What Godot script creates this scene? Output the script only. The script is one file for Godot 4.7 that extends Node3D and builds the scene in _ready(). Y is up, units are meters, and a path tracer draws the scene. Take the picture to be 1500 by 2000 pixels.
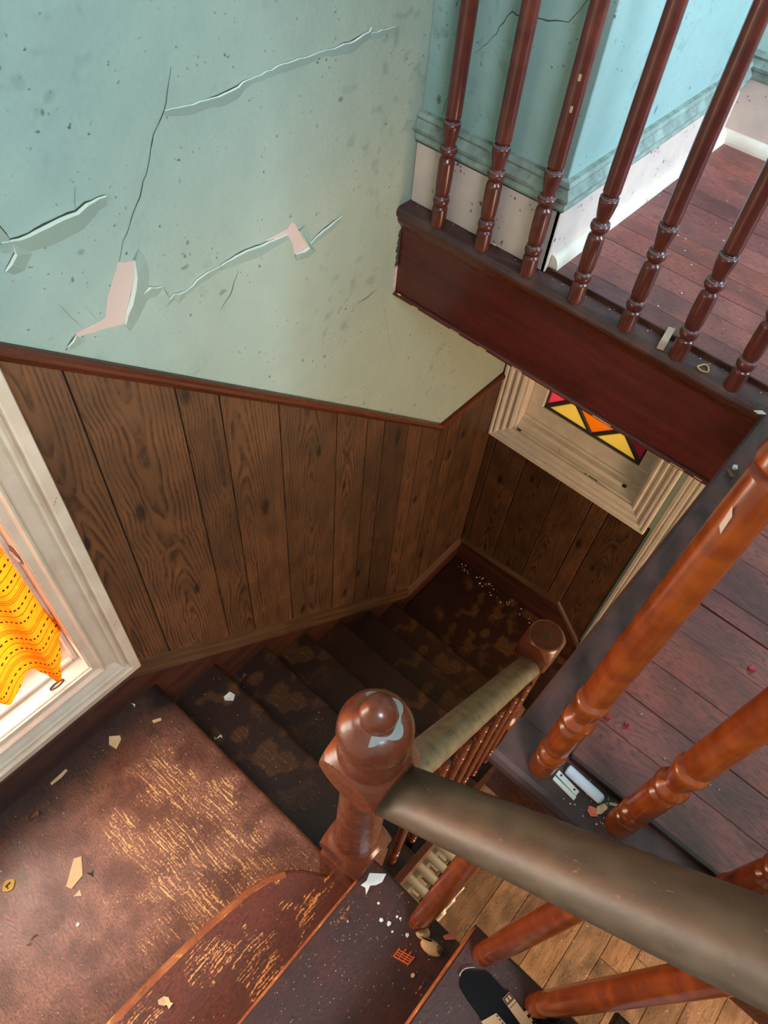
extends Node3D
# A narrow stairwell seen from the upper flight: peeling green walls, oak-print panelling, worn stained stairs.
# Measures are in metres with the upper hall floor near y = -0.96; Y0 lifts everything so that the lower floor is y = 0.

const Y0 := 3.79
var rng := RandomNumberGenerator.new()
var M := {}
var taken := {}

class MB:
	var V := PackedVector3Array()
	var N := PackedVector3Array()
	var U := PackedVector2Array()
	func tri(a: Vector3, b: Vector3, c: Vector3, ua := Vector2.ZERO, ub := Vector2.ZERO, uc := Vector2.ZERO) -> void:
		var n := (c - a).cross(b - a)
		if n.length_squared() < 1e-16:
			return
		n = n.normalized()
		V.append(a); V.append(b); V.append(c)
		N.append(n); N.append(n); N.append(n)
		U.append(ua); U.append(ub); U.append(uc)
	func trin(a: Vector3, b: Vector3, c: Vector3, na: Vector3, nb: Vector3, nc: Vector3, ua: Vector2, ub: Vector2, uc: Vector2) -> void:
		V.append(a); V.append(b); V.append(c)
		N.append(na); N.append(nb); N.append(nc)
		U.append(ua); U.append(ub); U.append(uc)
	func quad(a: Vector3, b: Vector3, c: Vector3, d: Vector3, ua := Vector2.ZERO, ub := Vector2.ZERO, uc := Vector2.ZERO, ud := Vector2.ZERO) -> void:
		tri(a, b, c, ua, ub, uc)
		tri(a, c, d, ua, uc, ud)
	func mark() -> int:
		return V.size()
	func close(from: int) -> void:   # turns a closed piece outside out
		var vol := 0.0
		var mid := V[from]
		for i in range(from, V.size(), 3):
			vol += (V[i] - mid).dot((V[i + 1] - mid).cross(V[i + 2] - mid))
		if vol > 0.0:
			for i in range(from, V.size(), 3):
				var v := V[i + 1]; V[i + 1] = V[i + 2]; V[i + 2] = v
				var u := U[i + 1]; U[i + 1] = U[i + 2]; U[i + 2] = u
				var n := N[i + 1]; N[i + 1] = N[i + 2]; N[i + 2] = n
				N[i] = -N[i]; N[i + 1] = -N[i + 1]; N[i + 2] = -N[i + 2]
	# chamfered box; g is the grain axis, which becomes u
	func box(lo: Vector3, hi: Vector3, ch := 0.003, g := 0, off := Vector2.ZERO) -> void:
		var m := mark()
		var c := minf(ch, minf(minf(hi.x - lo.x, hi.y - lo.y), hi.z - lo.z) * 0.45)
		var w := func(i: int, j: int, k: int, ax: int) -> Vector3:   # corner with full extent along ax
			var p := Vector3(hi.x if i else lo.x, hi.y if j else lo.y, hi.z if k else lo.z)
			var s := Vector3(-1 if i else 1, -1 if j else 1, -1 if k else 1) * c
			s[ax] = 0.0
			return p + s
		for ax in 3:
			var a := (ax + 1) % 3
			var b := (ax + 2) % 3
			for s in 2:
				var pts := []
				for q in [[0, 0], [1, 0], [1, 1], [0, 1]]:
					var id := [0, 0, 0]
					id[ax] = s; id[a] = q[0]; id[b] = q[1]
					pts.append(w.call(id[0], id[1], id[2], ax))
				fq(pts[0], pts[1], pts[2], pts[3], g, off, s == 0)
		if c > 1e-5:
			for ax in 3:   # edges along ax
				var a := (ax + 1) % 3
				var b := (ax + 2) % 3
				for q in [[0, 0], [1, 0], [1, 1], [0, 1]]:
					var i0 := [0, 0, 0]; i0[a] = q[0]; i0[b] = q[1]; i0[ax] = 0
					var i1 := i0.duplicate(); i1[ax] = 1
					var p0: Vector3 = w.call(i0[0], i0[1], i0[2], a)
					var p1: Vector3 = w.call(i0[0], i0[1], i0[2], b)
					var p2: Vector3 = w.call(i1[0], i1[1], i1[2], b)
					var p3: Vector3 = w.call(i1[0], i1[1], i1[2], a)
					fq(p0, p1, p2, p3, g, off, (q[0] + q[1]) % 2 == 1)
			for i in 2:
				for j in 2:
					for k in 2:
						var a: Vector3 = w.call(i, j, k, 0)
						var b: Vector3 = w.call(i, j, k, 1)
						var d: Vector3 = w.call(i, j, k, 2)
						if (i + j + k) % 2 == 1:
							tri(a, b, d)
						else:
							tri(a, d, b)
		# the pieces above are wound alike; make the whole thing face outwards
		orient(m, (lo + hi) * 0.5)
	func orient(from: int, mid: Vector3) -> void:   # for convex pieces, triangle by triangle
		for i in range(from, V.size(), 3):
			var f := (V[i] + V[i + 1] + V[i + 2]) / 3.0 - mid
			var n := (V[i + 2] - V[i]).cross(V[i + 1] - V[i])
			if n.dot(f) < 0.0:
				var v := V[i + 1]; V[i + 1] = V[i + 2]; V[i + 2] = v
				var u := U[i + 1]; U[i + 1] = U[i + 2]; U[i + 2] = u
				n = -n
			n = n.normalized()
			N[i] = n; N[i + 1] = n; N[i + 2] = n
	func fq(a: Vector3, b: Vector3, c: Vector3, d: Vector3, g: int, off: Vector2, _r := false) -> void:
		var n := (b - a).cross(c - a).abs()
		var k := 0
		if n.y >= n.x and n.y >= n.z: k = 1
		elif n.z >= n.x: k = 2
		var ua := g
		if k == g: ua = (g + 1) % 3
		var va := 3 - k - ua
		quad(a, b, c, d, Vector2(a[ua], a[va]) + off, Vector2(b[ua], b[va]) + off, Vector2(c[ua], c[va]) + off, Vector2(d[ua], d[va]) + off)
	# rings of equally many points joined one after another
	func loft(rings: Array, smooth := true, capped := true, off := Vector2.ZERO, ring_closed := true) -> void:
		var m := mark()
		var n: int = rings[0].size()
		var us := [0.0]
		for i in range(1, rings.size()):
			us.append(us[-1] + ((rings[i][0] as Vector3).distance_to(rings[i - 1][0]) + (rings[i][n / 2] as Vector3).distance_to(rings[i - 1][n / 2])) * 0.5)
		var big := 0
		for i in rings.size():
			if plen(rings[i]) > plen(rings[big]): big = i
		var vs := [0.0]
		for j in range(1, n + 1):
			vs.append(vs[-1] + (rings[big][j % n] as Vector3).distance_to(rings[big][j - 1]))
		var nn := []
		if smooth:
			for i in rings.size():
				var row := PackedVector3Array()
				for j in n:
					var jm := (j - 1 + n) % n if ring_closed else maxi(j - 1, 0)
					var jp := (j + 1) % n if ring_closed else mini(j + 1, n - 1)
					var du: Vector3 = rings[mini(i + 1, rings.size() - 1)][j] - rings[maxi(i - 1, 0)][j]
					var dv: Vector3 = rings[i][jp] - rings[i][jm]
					if dv.length_squared() < 1e-14:
						var alt: Array = [rings[1], rings[rings.size() - 2]]
						var near: PackedVector3Array = alt[0] if i == 0 else alt[1]
						dv = near[jp] - near[jm]
					row.append(dv.cross(du).normalized())
				nn.append(row)
		for i in rings.size() - 1:
			for j in (n if ring_closed else n - 1):
				var k := (j + 1) % n
				var a: Vector3 = rings[i][j]; var b: Vector3 = rings[i + 1][j]; var c: Vector3 = rings[i + 1][k]; var d: Vector3 = rings[i][k]
				var ua := Vector2(us[i], vs[j]) + off; var ub := Vector2(us[i + 1], vs[j]) + off
				var uc := Vector2(us[i + 1], vs[j + 1]) + off; var ud := Vector2(us[i], vs[j + 1]) + off
				if smooth:
					trin(a, b, c, nn[i][j], nn[i + 1][j], nn[i + 1][k], ua, ub, uc)
					trin(a, c, d, nn[i][j], nn[i + 1][k], nn[i][k], ua, uc, ud)
				else:
					quad(a, b, c, d, ua, ub, uc, ud)
		if capped and ring_closed:
			for e in [0, rings.size() - 1]:
				var pts: PackedVector3Array = rings[e]
				var nrm := Vector3.ZERO
				for j in n: nrm += pts[j].cross(pts[(j + 1) % n])
				if nrm.length() < 1e-9: continue
				nrm = nrm.normalized()
				var ax := nrm.cross(Vector3.UP if absf(nrm.y) < 0.9 else Vector3.RIGHT).normalized()
				var ay := nrm.cross(ax)
				var flat := PackedVector2Array()
				for p in pts: flat.append(Vector2(p.dot(ax), p.dot(ay)))
				var id := Geometry2D.triangulate_polygon(flat)
				for q in range(0, id.size(), 3):
					var a := pts[id[q]]; var b := pts[id[q + 1]]; var c := pts[id[q + 2]]
					var cw := ((c - a).cross(b - a)).dot(nrm) > 0.0
					# the last cap looks along the way the rings go when the ring's own normal does
					var want: bool = e != 0
					if cw != want:
						tri(a, c, b, flat[id[q]], flat[id[q + 2]], flat[id[q + 1]])
					else:
						tri(a, b, c, flat[id[q]], flat[id[q + 1]], flat[id[q + 2]])
		if ring_closed and capped:
			close(m)
	func plen(r: PackedVector3Array) -> float:
		var s := 0.0
		for j in r.size(): s += r[j].distance_to(r[(j + 1) % r.size()])
		return s
	func mesh(o := Vector3.ZERO) -> ArrayMesh:
		var vv := V.duplicate()
		for i in vv.size(): vv[i] -= o
		var a := []
		a.resize(Mesh.ARRAY_MAX)
		a[Mesh.ARRAY_VERTEX] = vv
		a[Mesh.ARRAY_NORMAL] = N
		a[Mesh.ARRAY_TEX_UV] = U
		var am := ArrayMesh.new()
		am.add_surface_from_arrays(Mesh.PRIMITIVE_TRIANGLES, a)
		return am

func P(x: float, y: float, z: float) -> Vector3:
	return Vector3(x, y + Y0, z)

func numbered(called: String) -> String:
	var k: int = taken.get(called, 0)
	taken[called] = k + 1
	return called if k == 0 else "%s_%03d" % [called, k]

# a Node3D at the thing's base; kids are its parts
func thing(called: String, label: String, category: String, at: Vector3, group := "") -> Node3D:
	var o := Node3D.new()
	o.name = numbered(called)
	add_child(o)
	o.position = at
	tag(o, label, category, group)
	return o

func tag(o: Node, label: String, category := "", group := "") -> void:
	if label: o.set_meta("label", label)
	if category: o.set_meta("category", category)
	if group: o.set_meta("group", group)

func struct(called: String, label: String, at: Vector3) -> Node3D:
	var o := Node3D.new()
	o.name = numbered(called)
	add_child(o)
	o.position = at
	o.set_meta("kind", "structure")
	o.set_meta("label", label)
	return o

func where(n: Node) -> Vector3:
	var p := Vector3.ZERO
	while n != self and n != null:
		p += (n as Node3D).position
		n = n.get_parent()
	return p

# one named mesh under a parent, its vertices given in the scene's axes
func part(called: String, b: MB, m: Material, parent: Node, label := "") -> MeshInstance3D:
	var o := MeshInstance3D.new()
	o.mesh = b.mesh(where(parent))
	o.material_override = m
	var k := 0
	var nm := called
	while parent.has_node(NodePath(nm)):
		k += 1
		nm = "%s_%03d" % [called, k]
	o.name = nm
	parent.add_child(o)
	if label: o.set_meta("label", label)
	return o

# a thing that is one mesh, with its node at its own centre
func single(called: String, b: MB, m: Material, label: String, category: String, group := "") -> MeshInstance3D:
	var lo := b.V[0]; var hi := b.V[0]
	for v in b.V:
		lo = lo.min(v); hi = hi.max(v)
	var at := Vector3((lo.x + hi.x) / 2, lo.y, (lo.z + hi.z) / 2)
	var o := MeshInstance3D.new()
	o.mesh = b.mesh(at)
	o.material_override = m
	o.name = numbered(called)
	add_child(o)
	o.position = at
	tag(o, label, category, group)
	return o

# ---------------------------------------------------------------- shapes
func bx(lo: Vector3, hi: Vector3, ch := 0.003, g := 0, off := Vector2.ZERO) -> MB:
	var b := MB.new()
	b.box(lo, hi, ch, g, off)
	return b

# a turned piece round a vertical axis; prof holds (radius, height); square > 0 cuts it to a square bar of that half side
func turned(c: Vector3, prof: Array, seg := 28, square := 0.0) -> MB:
	var b := MB.new()
	var rings := []
	for p in prof:
		var r := PackedVector3Array()
		for j in seg:
			var t := TAU * j / seg + (PI / 4 if square > 0.0 else 0.0)
			var rad: float = p.x
			if square > 0.0:
				rad = minf(rad, square / maxf(absf(cos(t)), absf(sin(t))))
			r.append(c + Vector3(cos(t) * rad, p.y, sin(t) * rad))
		rings.append(r)
	b.loft(rings, true, true)
	return b

# a turned profile cut by the four flats of a square bar: crisp lens-shaped facets, smooth turning between
func turned_square(c: Vector3, prof: Array, seg: int, half: float) -> MB:
	var b := MB.new()
	var m := b.mark()
	var n := prof.size()
	for i in n - 1:
		var p: Vector2 = prof[i]
		var q: Vector2 = prof[i + 1]
		var sl := (q - p)
		var s0: Vector2 = (q - (prof[maxi(i - 1, 0)] as Vector2)).normalized()
		var s1: Vector2 = ((prof[mini(i + 2, n - 1)] as Vector2) - p).normalized()
		if s0.dot(sl.normalized()) < 0.8: s0 = sl.normalized()
		if s1.dot(sl.normalized()) < 0.8: s1 = sl.normalized()
		for j in seg:
			var t0 := TAU * j / seg + PI / 4
			var t1 := TAU * (j + 1) / seg + PI / 4
			var k0 := half / maxf(absf(cos(t0)), absf(sin(t0)))
			var k1 := half / maxf(absf(cos(t1)), absf(sin(t1)))
			var pt := [[t0, p.x, k0, p.y, s0], [t0, q.x, k0, q.y, s1], [t1, q.x, k1, q.y, s1], [t1, p.x, k1, p.y, s0]]
			var tm := (t0 + t1) * 0.5
			var fl := Vector3(signf(cos(tm)), 0, 0) if absf(cos(tm)) > absf(sin(tm)) else Vector3(0, 0, signf(sin(tm)))
			var v := []
			var nn := []
			var cut := 0
			for e in pt:
				var r := minf(e[1], e[2])
				if e[1] >= e[2] - 1e-6: cut += 1
				v.append(c + Vector3(cos(e[0]) * r, e[3], sin(e[0]) * r))
				nn.append(Vector3(cos(e[0]) * e[4].y, -e[4].x, sin(e[0]) * e[4].y).normalized())
			if cut >= 3:
				nn = [fl, fl, fl, fl]
			var uu := [Vector2(p.y, t0 * 0.05), Vector2(q.y, t0 * 0.05), Vector2(q.y, t1 * 0.05), Vector2(p.y, t1 * 0.05)]
			for f in [[0, 1, 2], [0, 2, 3]]:
				if ((v[f[1]] - v[f[0]]) as Vector3).cross(v[f[2]] - v[f[0]]).length() > 1e-12:
					# wound so that the front looks outwards
					var g: Vector3 = (v[f[2]] - v[f[0]]).cross(v[f[1]] - v[f[0]])
					if g.dot(nn[f[0]] + nn[f[1]] + nn[f[2]]) >= 0.0:
						b.trin(v[f[0]], v[f[1]], v[f[2]], nn[f[0]], nn[f[1]], nn[f[2]], uu[f[0]], uu[f[1]], uu[f[2]])
					else:
						b.trin(v[f[0]], v[f[2]], v[f[1]], nn[f[0]], nn[f[2]], nn[f[1]], uu[f[0]], uu[f[2]], uu[f[1]])
	return b

# straight or bent moulding: the cross-section (a, b) is carried along path with axes given per point
func swept(path: Array, sect: Array, aa: Array, bb: Array, smooth := false, off := Vector2.ZERO) -> MB:
	var b := MB.new()
	var rings := []
	for i in path.size():
		var r := PackedVector3Array()
		for s in sect:
			r.append(path[i] + aa[i] * s.x + bb[i] * s.y)
		rings.append(r)
	b.loft(rings, smooth, true, off)
	return b

# upright prism over an outline in x-z, with eased edges
func slab(outline: Array, top: float, thick: float, ease := 0.006) -> MB:
	var pts := PackedVector2Array()
	for p in outline: pts.append(p)
	var rings := []
	var inner := inset(pts, ease)
	for k in [[inner, top - thick], [pts, top - thick + ease], [pts, top - ease], [inset(pts, ease * 0.3), top - ease * 0.3], [inner, top]]:
		var r := PackedVector3Array()
		for p in k[0]: r.append(P(p.x, k[1], p.y))
		rings.append(r)
	var b := MB.new()
	b.loft(rings, false, true)
	for i in b.V.size():   # planar uv on the level faces
		if absf(b.N[i].y) > 0.9: b.U[i] = Vector2(b.V[i].x, b.V[i].z)
	return b

func inset(pts: PackedVector2Array, d: float) -> PackedVector2Array:
	var n := pts.size()
	var area := 0.0
	for i in n: area += pts[i].cross(pts[(i + 1) % n])
	var s := 1.0 if area > 0.0 else -1.0
	var out := PackedVector2Array()
	for i in n:
		var e0 := (pts[i] - pts[(i - 1 + n) % n]).normalized()
		var e1 := (pts[(i + 1) % n] - pts[i]).normalized()
		var n0 := Vector2(-e0.y, e0.x) * s
		var n1 := Vector2(-e1.y, e1.x) * s
		var m := (n0 + n1).normalized()
		out.append(pts[i] + m * d / maxf(m.dot(n0), 0.4))
	return out

# prism between two parallel copies of a polygon
func prism(poly: Array, depth: Vector3, off := Vector2.ZERO) -> MB:
	var r0 := PackedVector3Array()
	var r1 := PackedVector3Array()
	for p in poly:
		r0.append(p)
		r1.append(p + depth)
	var b := MB.new()
	b.loft([r0, r1], false, true, off)
	return b

# uv taken from two world axes
func planar(b: MB, ua: int, va: int, off := Vector2.ZERO) -> MB:
	for i in b.V.size(): b.U[i] = Vector2(b.V[i][ua], b.V[i][va]) + off
	return b

# mitred picture-frame casing round an opening; ax/ay span the wall, out leaves it
func casing(parent: Node, sides: Array, c: Vector3, ax: Vector3, ay: Vector3, out: Vector3, hw: float, hh: float, sect: Array, m: Material) -> void:
	for s in sides:
		var d: Vector3; var e: Vector3; var hd: float; var he: float
		match s:
			0: d = ax; e = ay; hd = hw; he = hh
			1: d = ay; e = -ax; hd = hh; he = hw
			2: d = -ax; e = -ay; hd = hw; he = hh
			_: d = -ay; e = ax; hd = hh; he = hw
		var r0 := PackedVector3Array()
		var r1 := PackedVector3Array()
		for p in sect:
			r0.append(c + e * (he + p.x) - d * (hd + p.x) + out * p.y)
			r1.append(c + e * (he + p.x) + d * (hd + p.x) + out * p.y)
		var b := MB.new()
		b.loft([r0, r1], false, true)
		part("casing", b, m, parent)

# ---------------------------------------------------------------- textures
func noise_bytes(w: int, h: int, freq: float, oct: int, sd: int, sx := 1.0, sy := 1.0) -> PackedByteArray:
	var f := FastNoiseLite.new()
	f.noise_type = FastNoiseLite.TYPE_SIMPLEX_SMOOTH
	f.seed = sd
	f.frequency = freq
	f.fractal_octaves = oct
	if sx == 1.0 and sy == 1.0:
		return f.get_seamless_image(w, h).get_data()
	var small := f.get_seamless_image(maxi(8, int(w * sx)), maxi(8, int(h * sy)))
	small.resize(w, h, Image.INTERPOLATE_CUBIC)
	return small.get_data()

func tex(w: int, h: int, d: PackedByteArray, fmt := Image.FORMAT_RGB8) -> ImageTexture:
	return ImageTexture.create_from_image(Image.create_from_data(w, h, false, fmt, d))

func ramp(t: float, a: Color, b: Color) -> Color:
	return a.lerp(b, clampf(t, 0.0, 1.0))

func put3(d: PackedByteArray, i: int, c: Color) -> void:
	d[i * 3] = clampi(int(c.r * 255.0), 0, 255)
	d[i * 3 + 1] = clampi(int(c.g * 255.0), 0, 255)
	d[i * 3 + 2] = clampi(int(c.b * 255.0), 0, 255)

# four lanes of flat-sawn oak print, u along the board
func oak_texture() -> Array:
	var w := 1024
	var h := 1024
	var d := PackedByteArray(); d.resize(w * h * 3)
	var bp := PackedByteArray(); bp.resize(w * h)
	var n1 := noise_bytes(w, h, 0.03, 3, 11, 0.16, 1.0)
	var n2 := noise_bytes(w, h, 0.006, 2, 12)
	var n3 := noise_bytes(w, h, 0.3, 2, 13, 0.06, 1.0)
	var light := Color(0.47, 0.315, 0.19)
	var dark := Color(0.225, 0.125, 0.062)
	var lane_c := [0.018, -0.03, 0.0, 0.045]
	var lane_k := [0.075, 0.05, 0.09, 0.04]
	var lane_d := [-0.6, -0.35, -0.8, -0.2]
	for y in h:
		var lane := y / 256
		var t0 := ((y % 256) / 256.0 - 0.5) * 0.22 - float(lane_c[lane])
		var k: float = lane_k[lane]
		var dd: float = lane_d[lane]
		for x in w:
			var i := y * w + x
			var s := x / 1024.0 * 1.3
			var e := (n1[i] / 255.0 - 0.5) * 0.0035 + (n2[i] / 255.0 - 0.5) * 0.009
			var t := t0 + e * 0.7
			var q := k * (s + dd) + 0.012 * sin(s * 4.4 + lane)
			var r := sqrt(t * t + q * q) + e
			var g := fposmod(r / 0.0092, 1.0)
			var line := smoothstep(0.22, 0.84, g) * (1.0 - smoothstep(0.90, 1.0, g))
			line *= 0.35 + 0.65 * smoothstep(80.0, 170.0, float(n2[(i * 7 + 1337) % (w * h)]) * 0.4 + float(n1[i]) * 0.6)
			var pore := n3[i] / 255.0
			var c := light.lerp(dark, clampf(line * 0.80 + (0.5 - pore) * 0.55, 0.0, 1.0))
			var v := 0.85 + 0.3 * (n2[i] / 255.0)
			put3(d, i, Color(c.r * v, c.g * v, c.b * v))
			bp[i] = int(200 - line * 110)
	# a few dark knots
	for kn in [[300, 120, 15], [640, 420, 12], [150, 700, 14], [820, 600, 10], [480, 880, 16], [900, 160, 9]]:
		for yy in range(-40, 40):
			for xx in range(-70, 70):
				var rr: float = sqrt(pow(xx / 1.7, 2) + yy * yy) / float(kn[2])
				if rr < 1.6:
					var i2: int = clampi(kn[1] + yy, 0, h - 1) * w + posmod(kn[0] + xx, w)
					var f := 0.42 + 0.58 * smoothstep(0.3, 1.6, rr)
					for q3 in 3: d[i2 * 3 + q3] = int(d[i2 * 3 + q3] * f)
	return [tex(w, h, d), tex(w, h, bp, Image.FORMAT_L8)]

# old stained softwood: stain worn away along the hard grain; wear(u, v) in 0..1
func worn_texture(w: int, h: int, sd: int, stain: Color, stain2: Color, raw: Color, amount: float, kind: int, streak := 1.0) -> Array:
	var d := PackedByteArray(); d.resize(w * h * 3)
	var rr := PackedByteArray(); rr.resize(w * h)
	var bp := PackedByteArray(); bp.resize(w * h)
	var n1 := noise_bytes(w, h, 0.022, 3, sd, 0.18, 1.0)
	var n2 := noise_bytes(w, h, 0.007, 3, sd + 1)
	var n3 := noise_bytes(w, h, 0.17, 2, sd + 2, 0.05 * streak, 1.0)
	var n4 := noise_bytes(w, h, 0.10, 3, sd + 3)
	for y in h:
		for x in w:
			var i := y * w + x
			var u := float(x) / w
			var v := float(y) / h
			var a := n1[i] / 255.0
			var b := n2[i] / 255.0
			var g := n3[i] / 255.0
			var f := n4[i] / 255.0
			g = n3[posmod(y + int((a - 0.5) * 6.0 + (b - 0.5) * 15.0), h) * w + x] / 255.0
			var wear := 0.0
			match kind:
				0:   # along the whole piece, in patches
					wear = smoothstep(0.52, 0.8, b)
				1:   # the landing: worn where feet turn
					var e := pow((u - 0.54) / 0.47, 2.0) + pow((v - 0.25 - 0.12 * (u - 0.5)) / 0.25, 2.0)
					var e2 := pow((u - 0.80) / 0.16, 2.0) + pow((v - 0.10) / 0.14, 2.0)
					wear = maxf(smoothstep(1.45, 0.15, e + (b - 0.5) * 1.5), smoothstep(1.0, 0.2, e2) * 0.8)
				2:   # a step: worn in the middle and along the nose
					wear = smoothstep(0.5, 0.1, absf(u - 0.62 + (b - 0.5) * 0.5)) * (0.35 + 0.65 * smoothstep(0.35, 0.75, b))
				4:
					wear = smoothstep(0.42, 0.66, b)
				3:
					wear = smoothstep(0.58, 0.75, b) * 0.6
			wear *= amount
			var ring := fposmod(a * 9.0 + v * 26.0, 1.0)
			var hard := smoothstep(0.35, 0.9, ring)
			var thr := lerpf(0.96, 0.545, wear)
			var bare := smoothstep(thr, thr + 0.10, g * 0.60 + f * 0.34 + hard * 0.06) * step01(wear)
			var c := stain.lerp(stain2, clampf((b - 0.35) * 2.2 + (g - 0.5) * 0.5, 0.0, 1.0))
			var dk := (0.80 + 0.4 * f - 0.22 * hard) if kind == 1 else (0.80 + 0.06 * f - 0.30 * hard * smoothstep(0.3, 0.7, a) + 0.36 * g) if kind == 5 else (0.88 + 0.16 * f - 0.20 * hard + 0.10 * g)
			c = Color(c.r * dk, c.g * dk, c.b * dk)
			var rw := Color(raw.r * (0.8 + 0.4 * g), raw.g * (0.8 + 0.4 * g), raw.b * (0.8 + 0.4 * g))
			var soft := smoothstep(0.25, 0.75, wear + (f - 0.5) * 0.5 + (b - 0.5) * 0.4) if kind == 2 else wear * 0.5
			c = c.lerp(rw, clampf(bare * 0.85 + soft * (0.42 if kind == 2 else 0.20), 0.0, 1.0))
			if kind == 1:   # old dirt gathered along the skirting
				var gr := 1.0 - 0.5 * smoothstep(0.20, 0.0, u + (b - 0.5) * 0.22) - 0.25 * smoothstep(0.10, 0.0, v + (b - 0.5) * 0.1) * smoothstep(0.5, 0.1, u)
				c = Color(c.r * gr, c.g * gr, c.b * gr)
			put3(d, i, c)
			rr[i] = int(255.0 * clampf(0.34 + 0.28 * bare + 0.25 * (f - 0.3) + 0.10 * b, 0.15, 0.95))
			bp[i] = int(clampf(150.0 - 70.0 * bare * (1.0 - hard) - 35.0 * (1.0 - hard) + 25.0 * (f - 0.5), 0.0, 255.0))
	return [tex(w, h, d), tex(w, h, rr, Image.FORMAT_L8), tex(w, h, bp, Image.FORMAT_L8)]

func step01(x: float) -> float:
	return clampf(x * 8.0, 0.0, 1.0)

# distemper on old plaster: blotches, dust specks, rubbed patches
func plaster_texture(n: int, sd: int, base: Color, other: Color, dirt: float) -> Array:
	var d := PackedByteArray(); d.resize(n * n * 3)
	var bp := PackedByteArray(); bp.resize(n * n)
	var n1 := noise_bytes(n, n, 0.004, 4, sd)
	var n2 := noise_bytes(n, n, 0.02, 4, sd + 1)
	var n3 := noise_bytes(n, n, 0.12, 3, sd + 2)
	var n4 := noise_bytes(n, n, 0.035, 2, sd + 3)
	for i in n * n:
		var a := n1[i] / 255.0
		var b := n2[i] / 255.0
		var f := n3[i] / 255.0
		var gone := smoothstep(0.08, 0.42, float(i % n) / n + (b - 0.5) * 0.05 + (a - 0.5) * 0.10)   # bluer repaint on the left, old green-grey on the right
		var c := base.lerp(other, smoothstep(0.3, 0.7, a)).lerp(Color(0.605, 0.632, 0.562), gone * 0.85)
		var k := 0.965 + 0.05 * b + 0.02 * f
		var sp := smoothstep(0.76, 0.86, f) * smoothstep(0.50, 0.72, b + 0.12 * (a - 0.5)) * dirt
		var st := smoothstep(0.60, 0.85, n4[i] / 255.0) * smoothstep(0.55, 0.8, a) * 0.10 * dirt
		k *= 1.0 - 0.55 * sp - st
		put3(d, i, Color(c.r * k, c.g * k, c.b * k))
		bp[i] = int(clampf(110.0 + 50.0 * (b - 0.5) + 30.0 * (f - 0.5) + 90.0 * (a - 0.5), 0.0, 255.0))
	# stains of their own shape
	var r := RandomNumberGenerator.new()
	r.seed = sd + 77
	for k2 in int(230 * dirt):
		var cx := r.randi_range(0, n - 1)
		var cy := int(n * (1.0 - pow(r.randf(), 1.4)))
		var rad := r.randf_range(1.0, 3.2) * (2.2 if r.randf() < 0.06 else 1.0) * n / 1536.0
		var st2 := r.randf_range(0.15, 0.5)
		var el := r.randf_range(0.5, 1.9)
		for yy in range(-int(rad * 2), int(rad * 2) + 1):
			for xx in range(-int(rad * 2), int(rad * 2) + 1):
				var q := Vector2(xx * el, yy).length() / rad + (n3[posmod((cy + yy) * n + cx + xx, n * n)] / 255.0 - 0.5) * 1.2
				if q < 1.0:
					var i3 := posmod(cy + yy, n) * n + posmod(cx + xx, n)
					var f2 := 1.0 - st2 * (1.0 - q * 0.5)
					for q3 in 3: d[i3 * 3 + q3] = int(d[i3 * 3 + q3] * f2)
	return [tex(n, n, d), tex(n, n, bp, Image.FORMAT_L8)]

# plain mottled paint or varnish
func mottle_texture(n: int, sd: int, a: Color, b: Color, spot: Color, spots: float, long := 1.0) -> Array:
	var d := PackedByteArray(); d.resize(n * n * 3)
	var rr := PackedByteArray(); rr.resize(n * n)
	var n1 := noise_bytes(n, n, 0.012, 4, sd, long, 1.0)
	var n2 := noise_bytes(n, n, 0.07, 3, sd + 1, long, 1.0)
	for i in n * n:
		var x := n1[i] / 255.0
		var f := n2[i] / 255.0
		var c := a.lerp(b, smoothstep(0.2, 0.8, x * 0.9 + f * 0.1))
		var s := smoothstep(1.0 - spots * 0.55, 1.0 - spots * 0.55 + 0.06, f * 0.6 + x * 0.4)
		c = c.lerp(spot, s * 0.85)
		put3(d, i, c)
		rr[i] = int(255.0 * clampf(0.75 + 0.15 * (f - 0.5) + 0.2 * s, 0.2, 1.0))
	return [tex(n, n, d), tex(n, n, rr, Image.FORMAT_L8)]

# woven cloth: bands of dashes and fine lines across the drop
func curtain_texture() -> ImageTexture:
	var w := 512
	var h := 512
	var im := Image.create(w, h, false, Image.FORMAT_RGB8)
	im.fill(Color(0.98, 0.52, 0.10))
	var n := noise_bytes(w, h, 0.05, 2, 91)
	for y in h:
		for x in w:
			var f := 0.93 + 0.14 * n[y * w + x] / 255.0 - (0.05 if (x + y) % 3 == 0 else 0.0)
			im.set_pixel(x, y, Color(0.99 * f, 0.54 * f, 0.09 * f))
	var ink := Color(0.22, 0.05, 0.03)
	for y0 in [20, 148, 276, 404]:
		for k in 3: im.fill_rect(Rect2i(0, y0 + k * 7, w, 2), ink.lerp(Color(0.8, 0.3, 0.05), 0.25))
		for x in range(0, w, 16): im.fill_rect(Rect2i(x, y0 + 38, 8, 6), ink)
		im.fill_rect(Rect2i(0, y0 + 64, w, 2), ink)
		for x in range(8, w, 16): im.fill_rect(Rect2i(x, y0 + 88, 8, 6), ink)
		im.fill_rect(Rect2i(0, y0 + 108, w, 2), ink.lerp(Color(0.8, 0.3, 0.05), 0.3))
	return ImageTexture.create_from_image(im)

func mat(called: String, c: Color, rough := 0.6, spec := 0.5, metal := 0.0) -> StandardMaterial3D:
	var m := StandardMaterial3D.new()
	m.resource_name = called
	m.albedo_color = c
	m.roughness = rough
	m.metallic = metal
	m.metallic_specular = spec
	M[called] = m
	return m

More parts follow.
